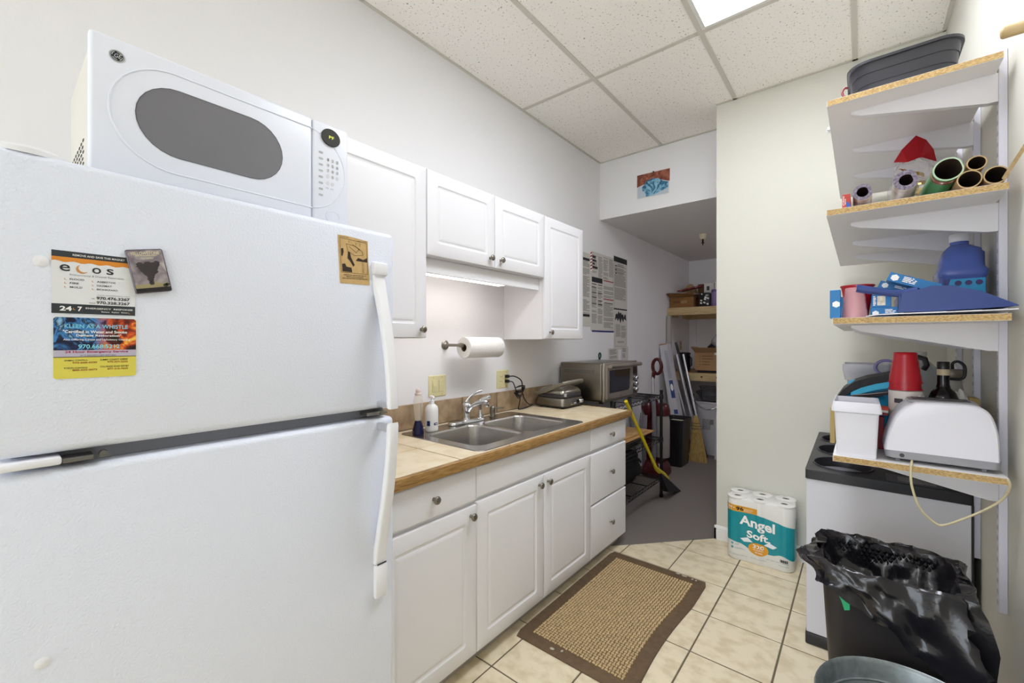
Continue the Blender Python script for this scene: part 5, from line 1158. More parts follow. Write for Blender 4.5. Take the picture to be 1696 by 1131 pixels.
# second shelf: wrapping paper rolls -------------------------------------------
z = 1.7552
INNER = mat('roll_inner_brown', '#3d2a1e', .9); KR = mat('kraft_paper', '#a3825a', .7)
def wraproll(lab, cx, cz, r, y0, L, outer, inner, wall=.004, dent=0, edge=None, yaw=0, drop=0, bands=()):
    """open paper roll; the axis runs back along the shelf, the near end may be propped up"""
    t = thing('wrapping_roll', lab, 'wrapping paper', (cx, y0, cz-r), 'rolls of wrapping paper'); n = 30
    def rg(y, rr):
        dx = (y-y0)*yaw; dz = -(y-y0)*drop
        return [V(cx+dx+rr*(1-dent*max(0, math.cos(a-.3))**8)*math.cos(a), y, cz+dz+rr*(1-dent*max(0, math.cos(a-.3))**8)*math.sin(a)) for a in [2*PI*i/n for i in range(n)]]
    MB().loft([rg(y0, r), rg(y0+L, r)], False, False).obj('outer_paper', outer, t, 60)
    MB().loft([rg(y0, r), rg(y0, r-wall)], False, False).obj('paper_edge', edge, t)
    MB().loft([rg(y0, r-wall), rg(y0+L, r-wall)], False, True).obj('inner_paper', inner, t, 60)
    for (a0, a1, m, nm) in bands: MB().loft([rg(y0+a0, r+.0004), rg(y0+a1, r+.0004)], False, False).obj(nm, m, t, 60)
    return t
PURP = mat('roll_purple', '#8a8090', .35, hx2='#4f4656', vscale=160); KE = mat('kraft_edge', '#b59a70', .8); PLUM = mat('roll_plum', '#2e1218', .8)
wraproll('slim plum wrapping roll at the left end beside the storage bag box', .004, 1.800, .0255, 1.772, .35, mat('roll_tanprint', '#9c8273', .35, hx2='#c9b9a8', vscale=50), PLUM, .010, .12, PURP, 0, .05)
wraproll('silver-edged wrapping roll with a plum core left of the green roll', .107, 1.815, .030, 1.775, .35, mat('roll_greyprint', '#b9b0a8', .3, hx2='#8d7c6c', vscale=40), PLUM, .013, .15, PURP, 0, .07)
wraproll('large green and red banded wrapping roll in the middle of the shelf', .197, 1.822, .0335, 1.765, .35, mat('roll_green', '#3f8a4e', .35), INNER, .004, .1, mat('roll_green_edge', '#a9c2a4', .6), -.06, .07, [(.008, .032, mat('roll_redband', '#8e2f2c', .4), 'red_band'), (.014, .024, mat('roll_cream', '#d6cfc0', .4), 'cream_band')])
wraproll('kraft wrapping roll lying on top of the two brown rolls', .2535, 1.826, .0205, 1.768, .34, KR, INNER, .003, 0, KE)
wraproll('lower kraft wrapping roll resting on the shelf beside the green roll', .2385, 1.7815, .0255, 1.762, .34, KR, INNER, .003, 0, KE)
wraproll('widest kraft wrapping roll at the right end against the standard', .2895, 1.7815, .0245, 1.762, .13, KR, INNER, .003, 0, KE)
# storage bag box
t = thing('storage_bag_box', 'red white and blue storage bag box under the slim plum roll', 'box', (-.03, 1.8, z))
MB().box(-.048, -.027, 1.765, 1.90, z, z+.045, .001, 1).obj('carton', mat('box_red', '#b23a2e', .45), t)
f = faceY(-.048, 1.7648, z)
MB().flat([(.0105, .001), (.0208, .001), (.0208, .012), (.0105, .022)], f, .0003).obj('blue_panel', mat('box_blue', '#2a4fa3', .45), t)
fU = (V(-.048, 1.7648, z), V(0, 0, 1), V(-1, 0, 0), V(0, -1, 0))
mb = MB(); text(mb, 'STORAGE', fU, .008, .040, -.0055, -.0015, .0004, .01); text(mb, 'BAGS', fU, .012, .03, -.0095, -.0065, .0004, .01); fine(mb.obj('lettering', WHT, t))
# gift bag with bows
t = thing('bow_bag', 'clear bag of red and gold gift bows behind the wrapping rolls', 'gift bows', (.16, 2.22, z))
def back(p): return V(p.x*1.128, 2.2+(p.y-1.95)*1.0, 1.32+(p.z-1.32)*1.128)
rc = random.Random(8)
def crumple(name, m, c, s, seed, amp, lev=3, parent=None, flatz=None, flatshade=True):
    o = blob(name, m, parent, c, s, seed, amp, lev, None, flatz); rr = random.Random(seed)
    for v in o.data.vertices: v.co += V(rr.uniform(-1, 1)*s[0], rr.uniform(-1, 1)*s[1], rr.uniform(-1, 1)*s[2])*.07
    if flatz is not None:
        for v in o.data.vertices: v.co.z = max(v.co.z, flatz)
    if flatshade: o.data.shade_flat()
    return o
crumple('clear_film', mat('film_clear', '#d9d3d3', .15, alpha=.28), (.162, 2.225, z+.135), (.074, .07, .15), 21, .13, 4, t, z)
# red foil bow: faceted folded peak
rb = MB(); P = [V(.085, 1.93, z+.17), V(.105, 1.92, z+.205), V(.14, 1.93, z+.245), V(.165, 1.935, z+.225), V(.183, 1.94, z+.19), V(.19, 1.945, z+.15), V(.15, 1.91, z+.165), V(.118, 1.905, z+.155), V(.14, 2.0, z+.2)]
rb.add([back(p) for p in P], [[0, 1, 7], [1, 2, 7], [2, 6, 7], [2, 3, 6], [3, 4, 6], [4, 5, 6], [0, 1, 8], [1, 2, 8], [2, 3, 8], [3, 4, 8], [4, 5, 8], [5, 6, 8], [6, 7, 8], [7, 0, 8]]).obj('red_foil', mat('foil_red', '#a3101f', .3, .3), t)
GOLD = mat('foil_gold', '#d9bd6a', .18, 1)
for k in range(16):
    a = rc.uniform(0, 6.3); c = back(V(.135+rc.uniform(-.03, .045), 1.935+rc.uniform(-.02, .03), z+rc.uniform(.035, .13))); u = V(math.cos(a), rc.uniform(-.4, .4), math.sin(a)).normalized(); w = u.cross(V(0, 1, 0)).normalized()
    MB().tube([c-u*.022, c-u*.012+V(0, -.012, 0), c+V(0, -.016, 0), c+u*.012+V(0, -.012, 0), c+u*.022], .007, 4, flat=.15).obj('gold_loop', GOLD, t)
# leaning wooden stick and pegs
tag(MB().tube([V(.303, 1.757, 1.7675), V(.3255, 1.62, 1.828)], .0095, 4, flat=.5).obj('wooden_stick', PINE), 'flat wooden stick leaning from the roll shelf to the right wall', 'stick')
for (x, y, zz, lab) in ((.252, 1.50, 2.042, 'lower wooden coat peg on the right wall above the shelves'), (.262, 1.452, 2.112, 'higher wooden coat peg on the right wall at the ceiling side')):
    t = thing('coat_peg', lab, 'peg', (XR, y, zz), 'coat pegs')
    MB().lathe([(.004, 0), (.011, .002), (.0135, .006), (.0135, XR-x-.0008)], (x, y, zz), axis=(1, 0, 0), n=18).obj('dowel', PINE, t, 50)

# third shelf ------------------------------------------------------------------
z = 1.3962
BLUEB = mat('carton_blue', '#1270ae', .4)
def bluebox(lab, x0, x1, y0, y1, z0, z1, M=None, hexa=None, lines=None, name='blue_carton'):
    t = thing(name, lab, 'box', ((x0+x1)/2, (y0+y1)/2, z0), 'blue sundries cartons')
    MB().box(x0, x1, y0, y1, z0, z1, .001, 1, M=M).obj('carton', BLUEB, t)
    fr = faceY(x0, y0-.0002, z0)
    if M is not None: fr = (M @ fr[0], M.to_3x3() @ fr[1], M.to_3x3() @ fr[2], M.to_3x3() @ fr[3])
    if hexa: MB().flat([(hexa[0]+hexa[2]*math.cos(PI/6+PI/3*k), hexa[1]+hexa[2]*math.sin(PI/6+PI/3*k)) for k in range(6)], fr, .0004).obj('white_hexagon', WHT, t)
    if lines:
        mb = MB(); rows_of_text(mb, fr, *lines, .0045, 90, .0004); fine(mb.obj('printed_text', WHT, t))
    return t
bluebox('small blue carton standing at the left end of the dustpan shelf', -.0795, -.052, 1.745, 1.80, z, z+.092, hexa=(.0165, .045, .011))
bluebox('dark-ended blue carton behind the left end of the dustpan shelf', -.066, -.034, 1.945, 2.01, z, z+.085)
bluebox('blue carton with a picture panel behind the dustpan handle', .024, .092, 1.80, 1.86, z, z+.033, hexa=(.012, .014, .009), lines=(.035, .062, .005, .026))
t = bluebox('blue carton with toothpick picture stacked behind the dustpan handle', .026, .074, 1.80, 1.86, z+.0332, z+.074, lines=(.004, .012, .004, .036))
MB().flat(rect(.014, .034, .006, .036), faceY(.026, 1.7996, z+.0332), .0005).obj('picture_panel', mat('picture_tan', '#c2b49a', .5, hx2='#e6e0d2', vscale=90), t)
Mt = Matrix.Translation((.062, 1.80, z+.118)) @ Matrix.Rotation(.40, 4, 'Y')
bluebox('long blue carton tipped on top of the cartons behind the dustpan', 0, .125, 0, .05, 0, .028, M=Mt, hexa=(.016, .014, .0105), lines=(.036, .07, .004, .024))
Mt = Matrix.Translation((.040, 1.862, z+.100)) @ Matrix.Rotation(.40, 4, 'Y')
bluebox('second tipped blue carton just below the topmost tipped one', 0, .12, 0, .05, 0, .028, M=Mt, hexa=(.016, .016, .009), lines=(.04, .08, .012, .024))
# cups
def cup(name, lab, c, r0, r1, h, m, up=True, grooves=0, grp=None, n=28, parent=None):
    prof = [(r0, 0), (r0+.002, .002)]
    for k in range(1, 9): prof.append((r0+(r1-r0)*k/9+(.0012 if k % 2 and grooves else 0), h*k/9))
    prof += [(r1, h), (r1+.0022, h), (r1+.0022, h-.004), (r1-.0006, h-.003)]
    prof += [(r0+(r1-r0)*.1-.001, .004), (0, .004)]
    if not up: prof = [(r, h-zz) for r, zz in prof]
    o = MB().lathe(prof, c, n=n, cap0=False, cap1=False).obj(name, m, parent, 60)
    return tag(o, lab, 'cup', grp) if parent is None else o
cup('clear_cup', 'ribbed clear pink plastic cup upside down on the dustpan shelf edge', (-.0165, 1.803, z), .0235, .0345, .100, mat('cup_pink', '#e6b4b8', .08, alpha=.42), False, 1)
cup('red_cup', 'red plastic cup standing behind the clear pink cup', (-.010, 1.880, z), .028, .045, .115, RED)
# dustpan on a white sheet
sh = MB(); sp = [(.012, z+.0012), (.04, z+.006), (.10, z+.007), (.19, z+.0075), (.26, z+.0085), (.326, z+.0095)]
for (xa, za), (xb, zb) in zip(sp[:-1], sp[1:]): sh.add([V(xa, 1.738, za), V(xb, 1.738, zb), V(xb, 1.97, zb), V(xa, 1.97, za), V(xa, 1.738, za+.0025), V(xb, 1.738, zb+.0035), V(xb, 1.97, zb+.0035), V(xa, 1.97, za+.0025)], [[3, 2, 1, 0], [4, 5, 6, 7], [0, 1, 5, 4], [2, 3, 7, 6], [1, 2, 6, 5], [3, 0, 4, 7]])
tag(sh.obj('plastic_sheet', mat('tray_white', '#e2e1e6', .4)), 'thin warped white sheet lying under the blue dustpan', 'sheet')
t = thing('dustpan', 'dark blue plastic dustpan lying on the wall shelf with its handle to the left', 'dustpan', (.16, 1.79, z+.011))
DP = mat('dustpan_blue', '#2b3f7c', .35)
zz = z+.0125
side_ = [(.088, 0), (.096, .056), (.13, .066), (.16, .075), (.20, .073), (.26, .052), (.325, .012), (.329, .008), (.25, .003), (.15, 0)]
MB().loft([[V(x, 1.748, zz+h_+.0) for x, h_ in side_], [V(x, 1.7505, zz+h_) for x, h_ in side_]]).obj('side_wall', DP, t, 30)
MB().loft([[V(x, 1.985, zz+h_) for x, h_ in side_], [V(x, 1.9875, zz+h_) for x, h_ in side_]]).obj('side_wall', DP, t, 30)
MB().box(.088, .094, 1.7507, 1.9848, zz, zz+.052, .001, 1).obj('back_wall', DP, t)
MB().add([V(.094, 1.7507, zz+.001), V(.326, 1.7507, zz+.009), V(.326, 1.9848, zz+.009), V(.094, 1.9848, zz+.001), V(.094, 1.7507, zz+.003), V(.326, 1.7507, zz+.010), V(.326, 1.9848, zz+.010), V(.094, 1.9848, zz+.003)], [[3, 2, 1, 0], [4, 5, 6, 7], [0, 1, 5, 4], [1, 2, 6, 5], [2, 3, 7, 6], [3, 0, 4, 7]]).obj('pan_floor', DP, t)
MB().tube([V(.13, 1.765, zz+.060), V(.10, 1.76, zz+.057), V(.07, 1.757, zz+.060), V(.04, 1.755, zz+.068), V(.012, 1.755, zz+.075), V(-.010, 1.755, zz+.0815)], [.016, .0125, .0105, .0115, .012, .0125], 12, flat=.9).obj('handle', DP, t, 50)
MB().tube([V(-.0095+0*k, 1.755+.0105*math.cos(2*PI*k/14), zz+.081+.0105*math.sin(2*PI*k/14)) for k in range(14)], .002, 6, closed=True).obj('handle_rim', DP, t, True)
# green box and reel behind
t = thing('green_box', 'dark green card box behind the dustpan near the detergent jug', 'box', (.2, 2.2, z))
MB().box(.12, .25, 2.22, 2.32, z, z+.115, .003).obj('carton', mat('dark_green', '#1d4a3c', .5), t)
MB().tube([V(.232, 2.214, z+.075+0*k)+V(.03*math.cos(a), 0, .022*math.sin(a)) for k, a in enumerate([PI*i/10 for i in range(11)])], .005, 8).obj('cream_loop', mat('cream_cord', '#cdbf98', .5), t, True)
# detergent jug
t = thing('detergent_jug', 'large translucent blue detergent jug with white cap and cyan label', 'jug', (.285, 2.12, z))
DJ = mat('jug_blue', '#5468b0', .25)
JR = lambda w, h, r, zz_, dx=0: [V(.262+dx+p, 2.115+q, z+zz_) for p, q in rrect(w, h, r, 5)]
jb = MB().loft([JR(.105, .14, .02, 0), JR(.112, .15, .025, .008), JR(.112, .15, .025, .138), JR(.12, .156, .025, .142), JR(.12, .156, .025, .162), JR(.108, .146, .03, .172), JR(.10, .135, .03, .20), JR(.09, .11, .03, .235, .004), JR(.055, .06, .025, .252, .0), JR(.046, .046, .022, .256, 0), JR(.046, .046, .022, .266, 0)]).obj('body', DJ, t, 50)
MB().lathe([(.0235, .2662), (.0255, .268), (.0255, .290), (.023, .293), (0, .293)], (.262, 2.115, z), n=20, cap1=False).obj('cap', WHITE, t, 50)
MB().tube([V(.305, 2.115, z+.232), V(.313, 2.115, z+.225), V(.3135, 2.115, z+.18), V(.311, 2.115, z+.165)], .009, 8).obj('handle', DJ, t, True)
f = faceY(.262, 2.0395, z)
MB().flat(rect(-.045, .05, .01, .132), f, .0004).obj('label', mat('label_cyan', '#1f9ad0', .4), t)
MB().flat([(-.045, .07), (-.03, .132), (-.045, .132)], f, .0008).obj('label_swoosh', mat('label_violet', '#2b2a80', .4), t)
for x in (-.012, .012, .036): MB().flat(ell(x, .118, .0085, .0085, 16), f, .0009).obj('label_disc', mat('label_indigo', '#3b2a6c', .4), t)
mb = MB(); rows_of_text(mb, f, -.02, .04, .07, .098, .008, 55, .0009); fine(mb.obj('label_print', WHT, t))

# lowest shelf -----------------------------------------------------------------
z = .9452
t = thing('white_caddy', 'white plastic bin at the left front corner of the toaster shelf', 'bin', (-.012, 1.86, z))
WB = mat('caddy_white', '#dedde6', .35)
CR = lambda w, h, r, zz_: [V(-.0125+p, 1.86+q, z+zz_) for p, q in rrect(w, h, r, 3)]
MB().loft([CR(.100, .17, .006, 0), CR(.113, .182, .008, .142), CR(.128, .196, .01, .146), CR(.128, .196, .01, .156), CR(.118, .186, .008, .178), CR(.114, .182, .008, .178), CR(.108, .178, .008, .15), CR(.095, .165, .006, .003)], True, True).obj('bin', WB, t, 30)
# toaster
t = thing('toaster', 'white two-slot toaster with grey base on the lowest wall shelf', 'toaster', (.18, 1.87, z))
TWm = mat('toaster_white', '#e0dfe8', .28); TG = mat('toaster_grey', '#98979d', .4)
ty0, ty1 = 1.79, 1.955
def tprof(ins=0): return [(p.x, p.z) for p in spline([V(a, 0, b) for a, b in [(.056, .034), (.062, .075), (.08, .135), (.098, .165), (.12, .183), (.15, .19), (.24, .19), (.268, .184), (.288, .162), (.301, .11), (.304, .034)]], 4)]
pf = tprof()
cyx = .182
def tring(y, k, zk=1.0): return [V(cyx+(x-cyx)*k, y, z+.034+(h_-.034)*zk) for x, h_ in pf]
MB().loft([tring(ty0+.012, .93, .93), tring(ty0+.003, .975, .975), tring(ty0, 1.0, .985), tring(ty0+.004, 1.0, 1.0), tring(ty1-.004, 1.0, 1.0), tring(ty1, 1.0, .985), tring(ty1-.012, .93, .93)] if 0 else [tring(ty0+.0, .955, .955), tring(ty0+.004, .985, .985), tring(ty0+.014, 1, 1), tring(ty1-.014, 1, 1), tring(ty1-.004, .985, .985), tring(ty1, .955, .955)]).obj('shell', TWm, t, 40)
MB().loft([[V(x, y, z+zz_) for x, y in [(cyx+p, (ty0+ty1)/2+q) for p, q in rrect(w, h, .02, 4)]] for w, h, zz_ in ((.225, .14, .008), (.246, .165, .012), (.25, .168, .0338))]).obj('base', TG, t, 40)
MB().loft([[V(.19+p, (ty0+ty1)/2+q, z+zz_) for p, q in rrect(w, h, .015, 4)] for w, h, zz_ in ((.155, .11, .1865), (.15, .105, .192), (.14, .095, .1935))]).obj('top_plate', TG, t, 40)
for y in (1.848, 1.897): MB().box(.125, .252, y-.011, y+.011, z+.1937, z+.195, .0).obj('bread_slot', DARK, t)
for x in (.09, .275):
    for y in (ty0+.03, ty1-.03): MB().cyl((x, y, z), (x, y, z+.0085), .006, n=10).obj('foot', LIGHTCAST, t)
MB().cyl((.098, ty0-.0025, z+.022), (.098, ty0+.004, z+.022), .006, n=12).obj('cord_notch', DARK, t)
MB().tube(spline([(.122, ty0+.01, z+.010), (.118, ty0-.03, z+.006), (.116, 1.754, z-.01), (.118, 1.750, z-.06), (.135, 1.748, z-.12), (.165, 1.75, z-.155), (.185, 1.755, z-.16), (.225, 1.765, z-.135), (.27, 1.775, z-.10), (.303, 1.77, z-.06), (.312, 1.752, z-.02), (.309, 1.75, z+.0)]), .0032, 7).obj('power_cord', mat('cord_cream', '#c9bd9a', .5), t, True)
# lunch bag, mailers
t = thing('lunch_bag', 'black and turquoise fabric lunch bag slumped behind the white bin', 'bag', (.01, 2.05, z))
BK = mat('nylon_black', '#1b1a1f', .6); TQ = mat('nylon_turquoise', '#2196c4', .55)
def arch(pts, y0, y1, m, name, th=.01):
    n = len(pts); mb = MB(); mb.loft([[V(x, y, zz_) for x, zz_ in pts]+[V(x, y, zz_-th) for x, zz_ in pts[::-1]] for y in (y0, y1)]); return mb.obj(name, m, t, 40)
blob('bag_body', TQ, t, (.03, 2.165, z+.11), (.095, .09, .11), 31, .08, 4, True, z)
arch([(-.075, z+.155), (-.055, z+.19), (-.02, z+.222), (.02, z+.24), (.06, z+.25), (.1, z+.262)], 2.0620, 2.2470, BK, 'black_flap', .03)
arch([(-.03, z+.182), (.0, z+.202), (.04, z+.218), (.10, z+.235)], 2.0580, 2.0615, mat('nylon_sky', '#35b4dc', .5), 'turquoise_panel', .022)
arch([(-.055, z+.165), (.0, z+.176), (.05, z+.19), (.10, z+.205)], 2.0570, 2.0614, BK, 'zip_band', .016)
MB().tube([V(-.03, 2.055, z+.172), V(.03, 2.054, z+.182), V(.1, 2.055, z+.198)], .002, 6).obj('zipper', mat('zip_grey', '#9a8f92', .4), t, True)
t = thing('red_envelopes', 'stack of red card envelopes between the white bin and toaster', 'envelopes', (.06, 1.99, z))
for k in range(3): MB().box(-.03, .060, 1.97+.0, 2.03, z+.118+.009*k-.0, z+.1265+.009*k, .001, M=Matrix.Translation((0, 0, .0)) @ Matrix.Translation((.05, 0, z)) @ Matrix.Rotation(.1, 4, 'Y') @ Matrix.Translation((-.05, 0, -z))).obj('envelope', (mat('env_red', '#8e1c2c', .5), PAPER, mat('env_coral', '#d2503a', .5))[k], t)
MB().box(.045, .062, 1.96, 2.0, z, z+.112, .002).obj('red_card', mat('env_red', '#8e1c2c', .5), t)
tag(MB().box(-.085, -.07, 1.965, 2.10, z, z+.13, .001, M=Matrix.Translation((-.004, 0, 0))).obj('tan_card', mat('tan_card', '#b09a62', .7)), 'tan card standing at the left edge of the toaster shelf behind the bin', 'card')
# party cups sleeve + red cups
t = thing('red_cup_stack', 'stack of red party cups upside down on a clear wrapped sleeve', 'cups', (.118, 2.004, z))
cy_ = 2.004
MB().lathe([(.04, 0), (.044, .004), (.046, .205), (.04, .208)], (.120, cy_, z), n=24).obj('sleeve', mat('sleeve_white', '#d6cfc8', .3), t, 50)
blob('sleeve_film', CLEAR, t, (.135, cy_-.005, z+.185), (.036, .035, .02), 44, .2, 3)
for k in range(2): cup('cup', '', (.118, cy_, z+.2085+.024*k), .029, .0435, .105, RED, False, 1, None, 28, t)
wrap(V(.120, cy_, z), .0475, -2.3, -1.8, .165, .18).obj('brand_patch', DARK, t)
fine(wrap(V(.120, cy_, z), .0475, -1.75, -1.35, .15, .158).obj('print', PRN, t)); wrap(V(.120, cy_, z), .0476, -1.78, -1.62, .163, .173).obj('green_dot', mat('lime', '#a3b04a', .5), t)
# bottles
t = thing('wine_bottle', 'dark round-shouldered bottle with a black foil neck behind the toaster', 'bottle', (.21, 2.02, z))
MB().lathe([(.030, 0), (.036, .006), (.038, .15), (.037, .185), (.03, .205), (.019, .218), (.0155, .232), (.0145, .275), (0, .276)], (.213, 2.02, z), n=26, cap1=False).obj('glass', mat('bottle_black', '#120e10', .1), t, 50)
MB().lathe([(.0152, .262), (.0156, .263), (.0156, .281), (.0152, .282)], (.213, 2.02, z), n=20).obj('neck_label', mat('neck_paper', '#b9a98c', .6), t, 50)
MB().lathe([(.0158, .2822), (.0158, .306), (.014, .3075), (0, .308)], (.213, 2.02, z), n=20, cap1=False).obj('foil_cap', BLACK, t, 50)
t = thing('water_jug', 'clear plastic water jug with a white cap and black grip behind the red cups', 'jug', (.2, 2.3, z))
MB().lathe([(.06, 0), (.066, .006), (.066, .12), (.062, .13), (.066, .14), (.066, .22), (.055, .262), (.03, .295), (.02, .30), (.02, .312), (0, .312)], (.186, 2.43, z), n=26, cap1=False).obj('jug', mat('jug_clear', '#b5bcc0', .12, alpha=.6), t, 50)
MB().lathe([(.023, .3122), (.023, .332), (0, .334)], (.186, 2.43, z), n=18, cap0=False, cap1=False).obj('cap', mat('cap_grey', '#c9c9c8', .4), t, 50)
MB().tube([V(.178, 2.385, z+.312), V(.198, 2.37, z+.305), V(.203, 2.365, z+.28), V(.194, 2.37, z+.262)], .010, 8).obj('grip', BLACK, t, True)
t = thing('swing_top_jar', 'glass jar with a black swing-top clasp by the shelf standards', 'jar', (.26, 2.35, z))
MB().lathe([(.03, 0), (.033, .005), (.033, .20), (.029, .225), (.029, .24), (0, .24)], (.258, 2.26, z), n=22, cap1=False).obj('jar', mat('jar_glass', '#b9b6ae', .15, alpha=.7), t, 50)
MB().lathe([(.031, .2402), (.034, .244), (.034, .268), (.03, .272), (0, .272)], (.258, 2.26, z), n=22, cap0=False, cap1=False).obj('lid', mat('lid_tin', '#8c8576', .4, .5), t, 50)
MB().tube(spline([(.258, 2.222, z+.275), (.258, 2.218, z+.295), (.272, 2.218, z+.302), (.288, 2.219, z+.285), (.288, 2.22, z+.25), (.276, 2.22, z+.238), (.25, 2.22, z+.238)]), .0048, 8).obj('clasp', BLACK, t, True)
t = thing('paper_napkins', 'white crumpled napkins and tan card behind the toaster end', 'napkins', (.26, 2.1, z))
crumple('napkin', PAPER, (.268, 2.12, z+.10), (.025, .03, .10), 51, .15, 3, t, z)
MB().box(.285, .311, 2.11, 2.2, z, z+.18, .001).obj('tan_card', mat('tan_card', '#b09a62', .7), t)
t = thing('lidded_tub', 'clear shallow plastic tub with lavender ring behind the lunch bag', 'tub', (.03, 2.5, z))
CT2 = mat('tub_pale', '#c6c6cc', .2, alpha=.7)
LR = lambda w, h, zz_: [V(.02+p*.85, 2.52+q, z+zz_) for p, q in rrect(w, h, .03, 4)]
MB().loft([LR(.15, .2, 0), LR(.16, .21, .2), LR(.18, .23, .204), LR(.19, .24, .225), LR(.2, .25, .25), LR(.2, .25, .275), LR(.185, .235, .275), LR(.16, .21, .215)], True, True).obj('tub', CT2, t, 40)
MB().tube([V(.082+.036*math.cos(a), 2.385, z+.265+.03*math.sin(a)) for a in [2*PI*i/18 for i in range(18)]], .006, 8, closed=True).obj('lavender_ring', mat('lavender_ring', '#7f78ab', .4), t, True)

# ------------------------------------------------------------------ recycling station under the shelves
t = thing('recycling_station', 'white recycling cabinet with a black lid of round holes', 'recycling bin', (.06, 2.66, 0))
RW = mat('station_white', '#d6d6dd', .4); RB = mat('station_black', '#2b2a2e', .35)
x0, x1, y0, y1 = -.186, .318, 2.262, 3.06
MB().box(x0, x1-.006, y0, y1, .052, .722, .003).obj('cabinet', RW, t)
MB().box(x0-.004, x1, y0-.004, y1+.002, .0, .0515, .006).obj('plinth', RB, t, 40)
MB().box(x1-.0058, x1, y0-.002, y1, .052, .722, .001, 1).obj('corner_post', RB, t)
sl = math.atan2(.03, y1-y0)
fr_ = frame((x0-.004, y0-.006, .762), (1, 0, 0), V(0, math.cos(sl), math.sin(sl)))
W_, D_ = x1-x0+.004, (y1-y0+.012)/math.cos(sl)
holes = [ell(.125, d_, .103, .103, 36) for d_ in (.155, .415, .66)]
mb = MB().holed(rrect(W_, D_, .012, 3, W_/2, D_/2), holes, fr_, 0)
oo, uu, vv, nn = fr_
ol = rrect(W_, D_, .012, 3, W_/2, D_/2)
mb.loft([[oo+uu*p+vv*q for p, q in ol], [V((oo+uu*p+vv*q).x, (oo+uu*p+vv*q).y, .7225) for p, q in ol]], False, False)
mb.obj('lid', RB, t, 30)
for h_ in holes:
    c2 = oo+uu*(sum(p for p, q in h_)/36)+vv*(sum(q for p, q in h_)/36)
    MB().loft([[c2+((oo+uu*p+vv*q)-c2)*k+nn*d for p, q in h_] for k, d in ((1.07, .0002), (1.05, .005), (1.0, .004), (.97, -.006), (.93, -.036))], False, False).obj('hole_rim', RB, t, 60)
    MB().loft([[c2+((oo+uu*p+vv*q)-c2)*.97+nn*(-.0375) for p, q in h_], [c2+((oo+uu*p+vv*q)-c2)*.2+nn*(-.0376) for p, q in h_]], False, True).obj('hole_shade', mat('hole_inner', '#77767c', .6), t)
MB().prism(rrect(.16, .10, .006, 3, .35, .07), fr_, .0002, .002).obj('grey_label', mat('station_label', '#55545a', .35), t)
MB().prism(rrect(.11, .06, .004, 3, .36, .065), fr_, .002, .003).obj('label_card', mat('label_pale', '#8d8c90', .4), t)

# ------------------------------------------------------------------ trash can with liner
t = thing('trash_can', 'black rectangular trash can lined with a black bag', 'trash can', (.06, 1.70, 0))
CB = mat('can_black', '#262326', .42)
cx, cyy = .058, 1.70
TR = lambda w, h, r, zz_: [V(cx+p, cyy+q, zz_) for p, q in rrect(w, h, r, 6)]
MB().loft([TR(.225, .20, .03, .0), TR(.232, .207, .035, .006), TR(.302, .268, .045, .63), TR(.318, .284, .05, .633), TR(.318, .284, .05, .655), TR(.304, .27, .045, .655), TR(.296, .262, .045, .62), TR(.225, .2, .03, .01)], True, True).obj('can', CB, t, 40)
BAG = mat('bag_film', '#1a181d', .2, bump=.35, bscale=30, spec=.7)
n = 72; rng = random.Random(12)
b0_ = rrect(.318, .284, .05, 8); base = []
for i_ in range(len(b0_)):
    p_, q_ = b0_[i_], b0_[(i_+1) % len(b0_)]; k_ = max(1, int(math.hypot(q_[0]-p_[0], q_[1]-p_[1])/.0075))
    base += [(p_[0]+(q_[0]-p_[0])*j_/k_, p_[1]+(q_[1]-p_[1])*j_/k_) for j_ in range(k_)]
def bagring(scale, zf, amp, seed, zamp=.0):
    r_ = random.Random(seed); ph = [r_.uniform(0, 6.28) for _ in range(6)]; out = []
    N = len(base)
    for i, (p, q) in enumerate(base):
        a = math.atan2(q, p); w = sum(math.sin((k+2)*a*2+ph[k])/(1+.4*k) for k in range(6))
        ww = amp*w; L = math.hypot(p, q)
        out.append(V(cx+p*scale+p/L*ww, cyy+q*scale+q/L*ww, zf(a)+zamp*math.sin(9*a+ph[0])+zamp*.7*math.sin(17*a+ph[1])))
    return out
def drop(a):          # the hem hangs lowest towards the wall corner, barely over the rim on the left
    x = math.cos(a); near = max(0, min(1, .5-.9*math.sin(a))); right = max(0, min(1, (x+1.0)/1.8))
    return .028+(.20*right**1.2)*max(near, .35*max(0, x))
def corner(a, a0, w):  return math.exp(-(((a-a0+PI) % (2*PI)-PI)/w)**2)
from mathutils import noise
keys = [bagring(.50, lambda a: .50, .006, 1, .01), bagring(.80, lambda a: .57, .006, 2, .008), bagring(.925, lambda a: .625, .004, 3, .006), bagring(.965, lambda a: .658, .002, 4, .004), bagring(1.0, lambda a: .668, .002, 5, .003), bagring(1.045, lambda a: .660, .003, 6, .003), bagring(1.065, lambda a: .66-drop(a)*.35, .0045, 7, .005), bagring(1.075, lambda a: .66-drop(a)*.7, .006, 8, .006), bagring(1.09, lambda a: .66-drop(a), .008, 9, .008)]
lim = XR-.004; rings = []
for k in range(len(keys)-1):
    for m_ in range(4): rings.append([keys[k][i].lerp(keys[k+1][i], m_/4) for i in range(len(keys[k]))])
rings.append(keys[-1])
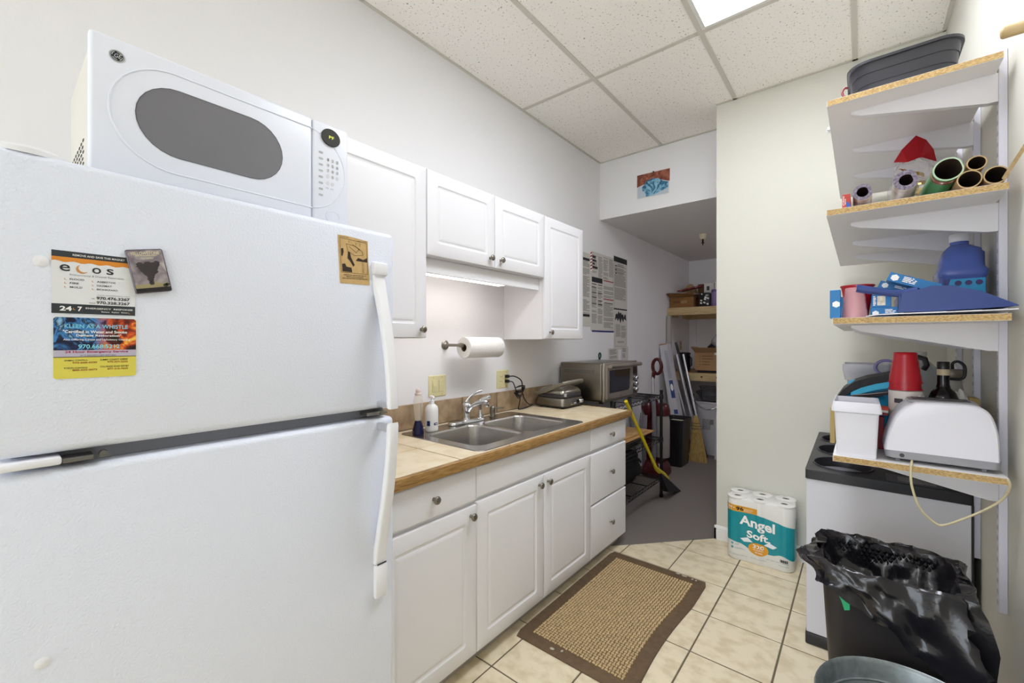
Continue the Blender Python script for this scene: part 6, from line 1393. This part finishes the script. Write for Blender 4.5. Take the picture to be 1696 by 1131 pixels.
for r_ in rings:
    for p in r_:
        w = 1-2*abs(noise.noise(p*14+V(3, 1, 7))); w2 = 1-2*abs(noise.noise(V(p.x*34+p.z*20, p.y*34, p.z*50)))
        d = V(p.x-cx, p.y-cyy, 0).normalized(); amt = .010*w+.005*w2
        ca = math.atan2(p.y-cyy, p.x-cx); below = max(0, min(1, (.665-p.z)/.10))
        if abs(p.x-cx) > .16 or abs(p.y-cyy) > .143: p += d*(.034*corner(ca, math.radians(196), .20)+.05*below*corner(ca, math.radians(-42), .22))
        outside = 1 if (abs(p.x-cx) > .155 or abs(p.y-cyy) > .139) else 0
        p += d*(abs(amt) if outside else -abs(amt)*.6); p.z += .004*w2; p.x = min(p.x, lim)
MB().loft(rings, False, False).obj('liner', BAG, t, 55)
# quilted inside of the liner
mb = MB(); 
for i in range(18):
    for j in range(12):
        x = cx-.125+.0148*i+(.0074 if j % 2 else 0); zc_ = .505+.0125*j; y = cyy+.112+.0012*j
        if abs(x-cx) > .132: continue
        mb.add([V(x-.0068, y, zc_), V(x, y, zc_-.0115), V(x+.0068, y, zc_), V(x, y, zc_+.0115), V(x, y-.005, zc_)], [[0, 1, 4], [1, 2, 4], [2, 3, 4], [3, 0, 4]])
fine(mb.obj('quilted_lining', BAG, t))
MB().flat([(0, 0), (.012, -.028), (.018, -.05), (.03, -.045), (.03, -.02)], frame((-.055, 1.5478, .60), (1, 0, 0), (0, 0, 1)), .0).obj('green_sticker', mat('sticker_green', '#2fae74', .4), t)

# ------------------------------------------------------------------ galvanized tub
t = thing('galvanized_pail', 'galvanized steel pail in the foreground before the trash can', 'pail', (.10, 1.335, 0))
GV = mat('galvanized', '#98a0a2', .42, .75, hx2='#7e8688', vscale=40, contrast=(.3, .7))
c = (.10, 1.335, 0)
MB().lathe([(.145, .0), (.15, .004), (.176, .42), (.186, .452), (.190, .454), (.193, .459), (.190, .465), (.186, .463), (.183, .455), (.172, .418), (.169, .41), (.1655, .405), (.145, .012), (0, .012)], c, n=48, cap1=False).obj('pail', GV, t, 50)
MB().tube([V(.10+.1715*math.cos(a), 1.335+.1715*math.sin(a), .418) for a in [2*PI*i/48 for i in range(48)]], .003, 6, closed=True).obj('inner_bead', GV, t, True)
MB().box(-.0015, .0015, -.002, .002, .0, .4, 0, M=Matrix.Translation((.10+.02, 1.335+.155, .03)) @ Matrix.Rotation(-.066, 4, 'X')).obj('seam', mat('seam_dark', '#6e7678', .4, .8), t)

t = thing('wall_hook', 'small white round hook on the column wall left of the top shelf', 'hook', (-.142, YC, 2.546))
MB().lathe([(.016, .0004), (.016, .004), (.007, .007), (.006, .018), (.011, .024), (.010, .030), (0, .032)], (-.142, YC, 2.546), axis=(0, -1, 0), n=16, cap1=False).obj('hook', WHITE, t, 50)
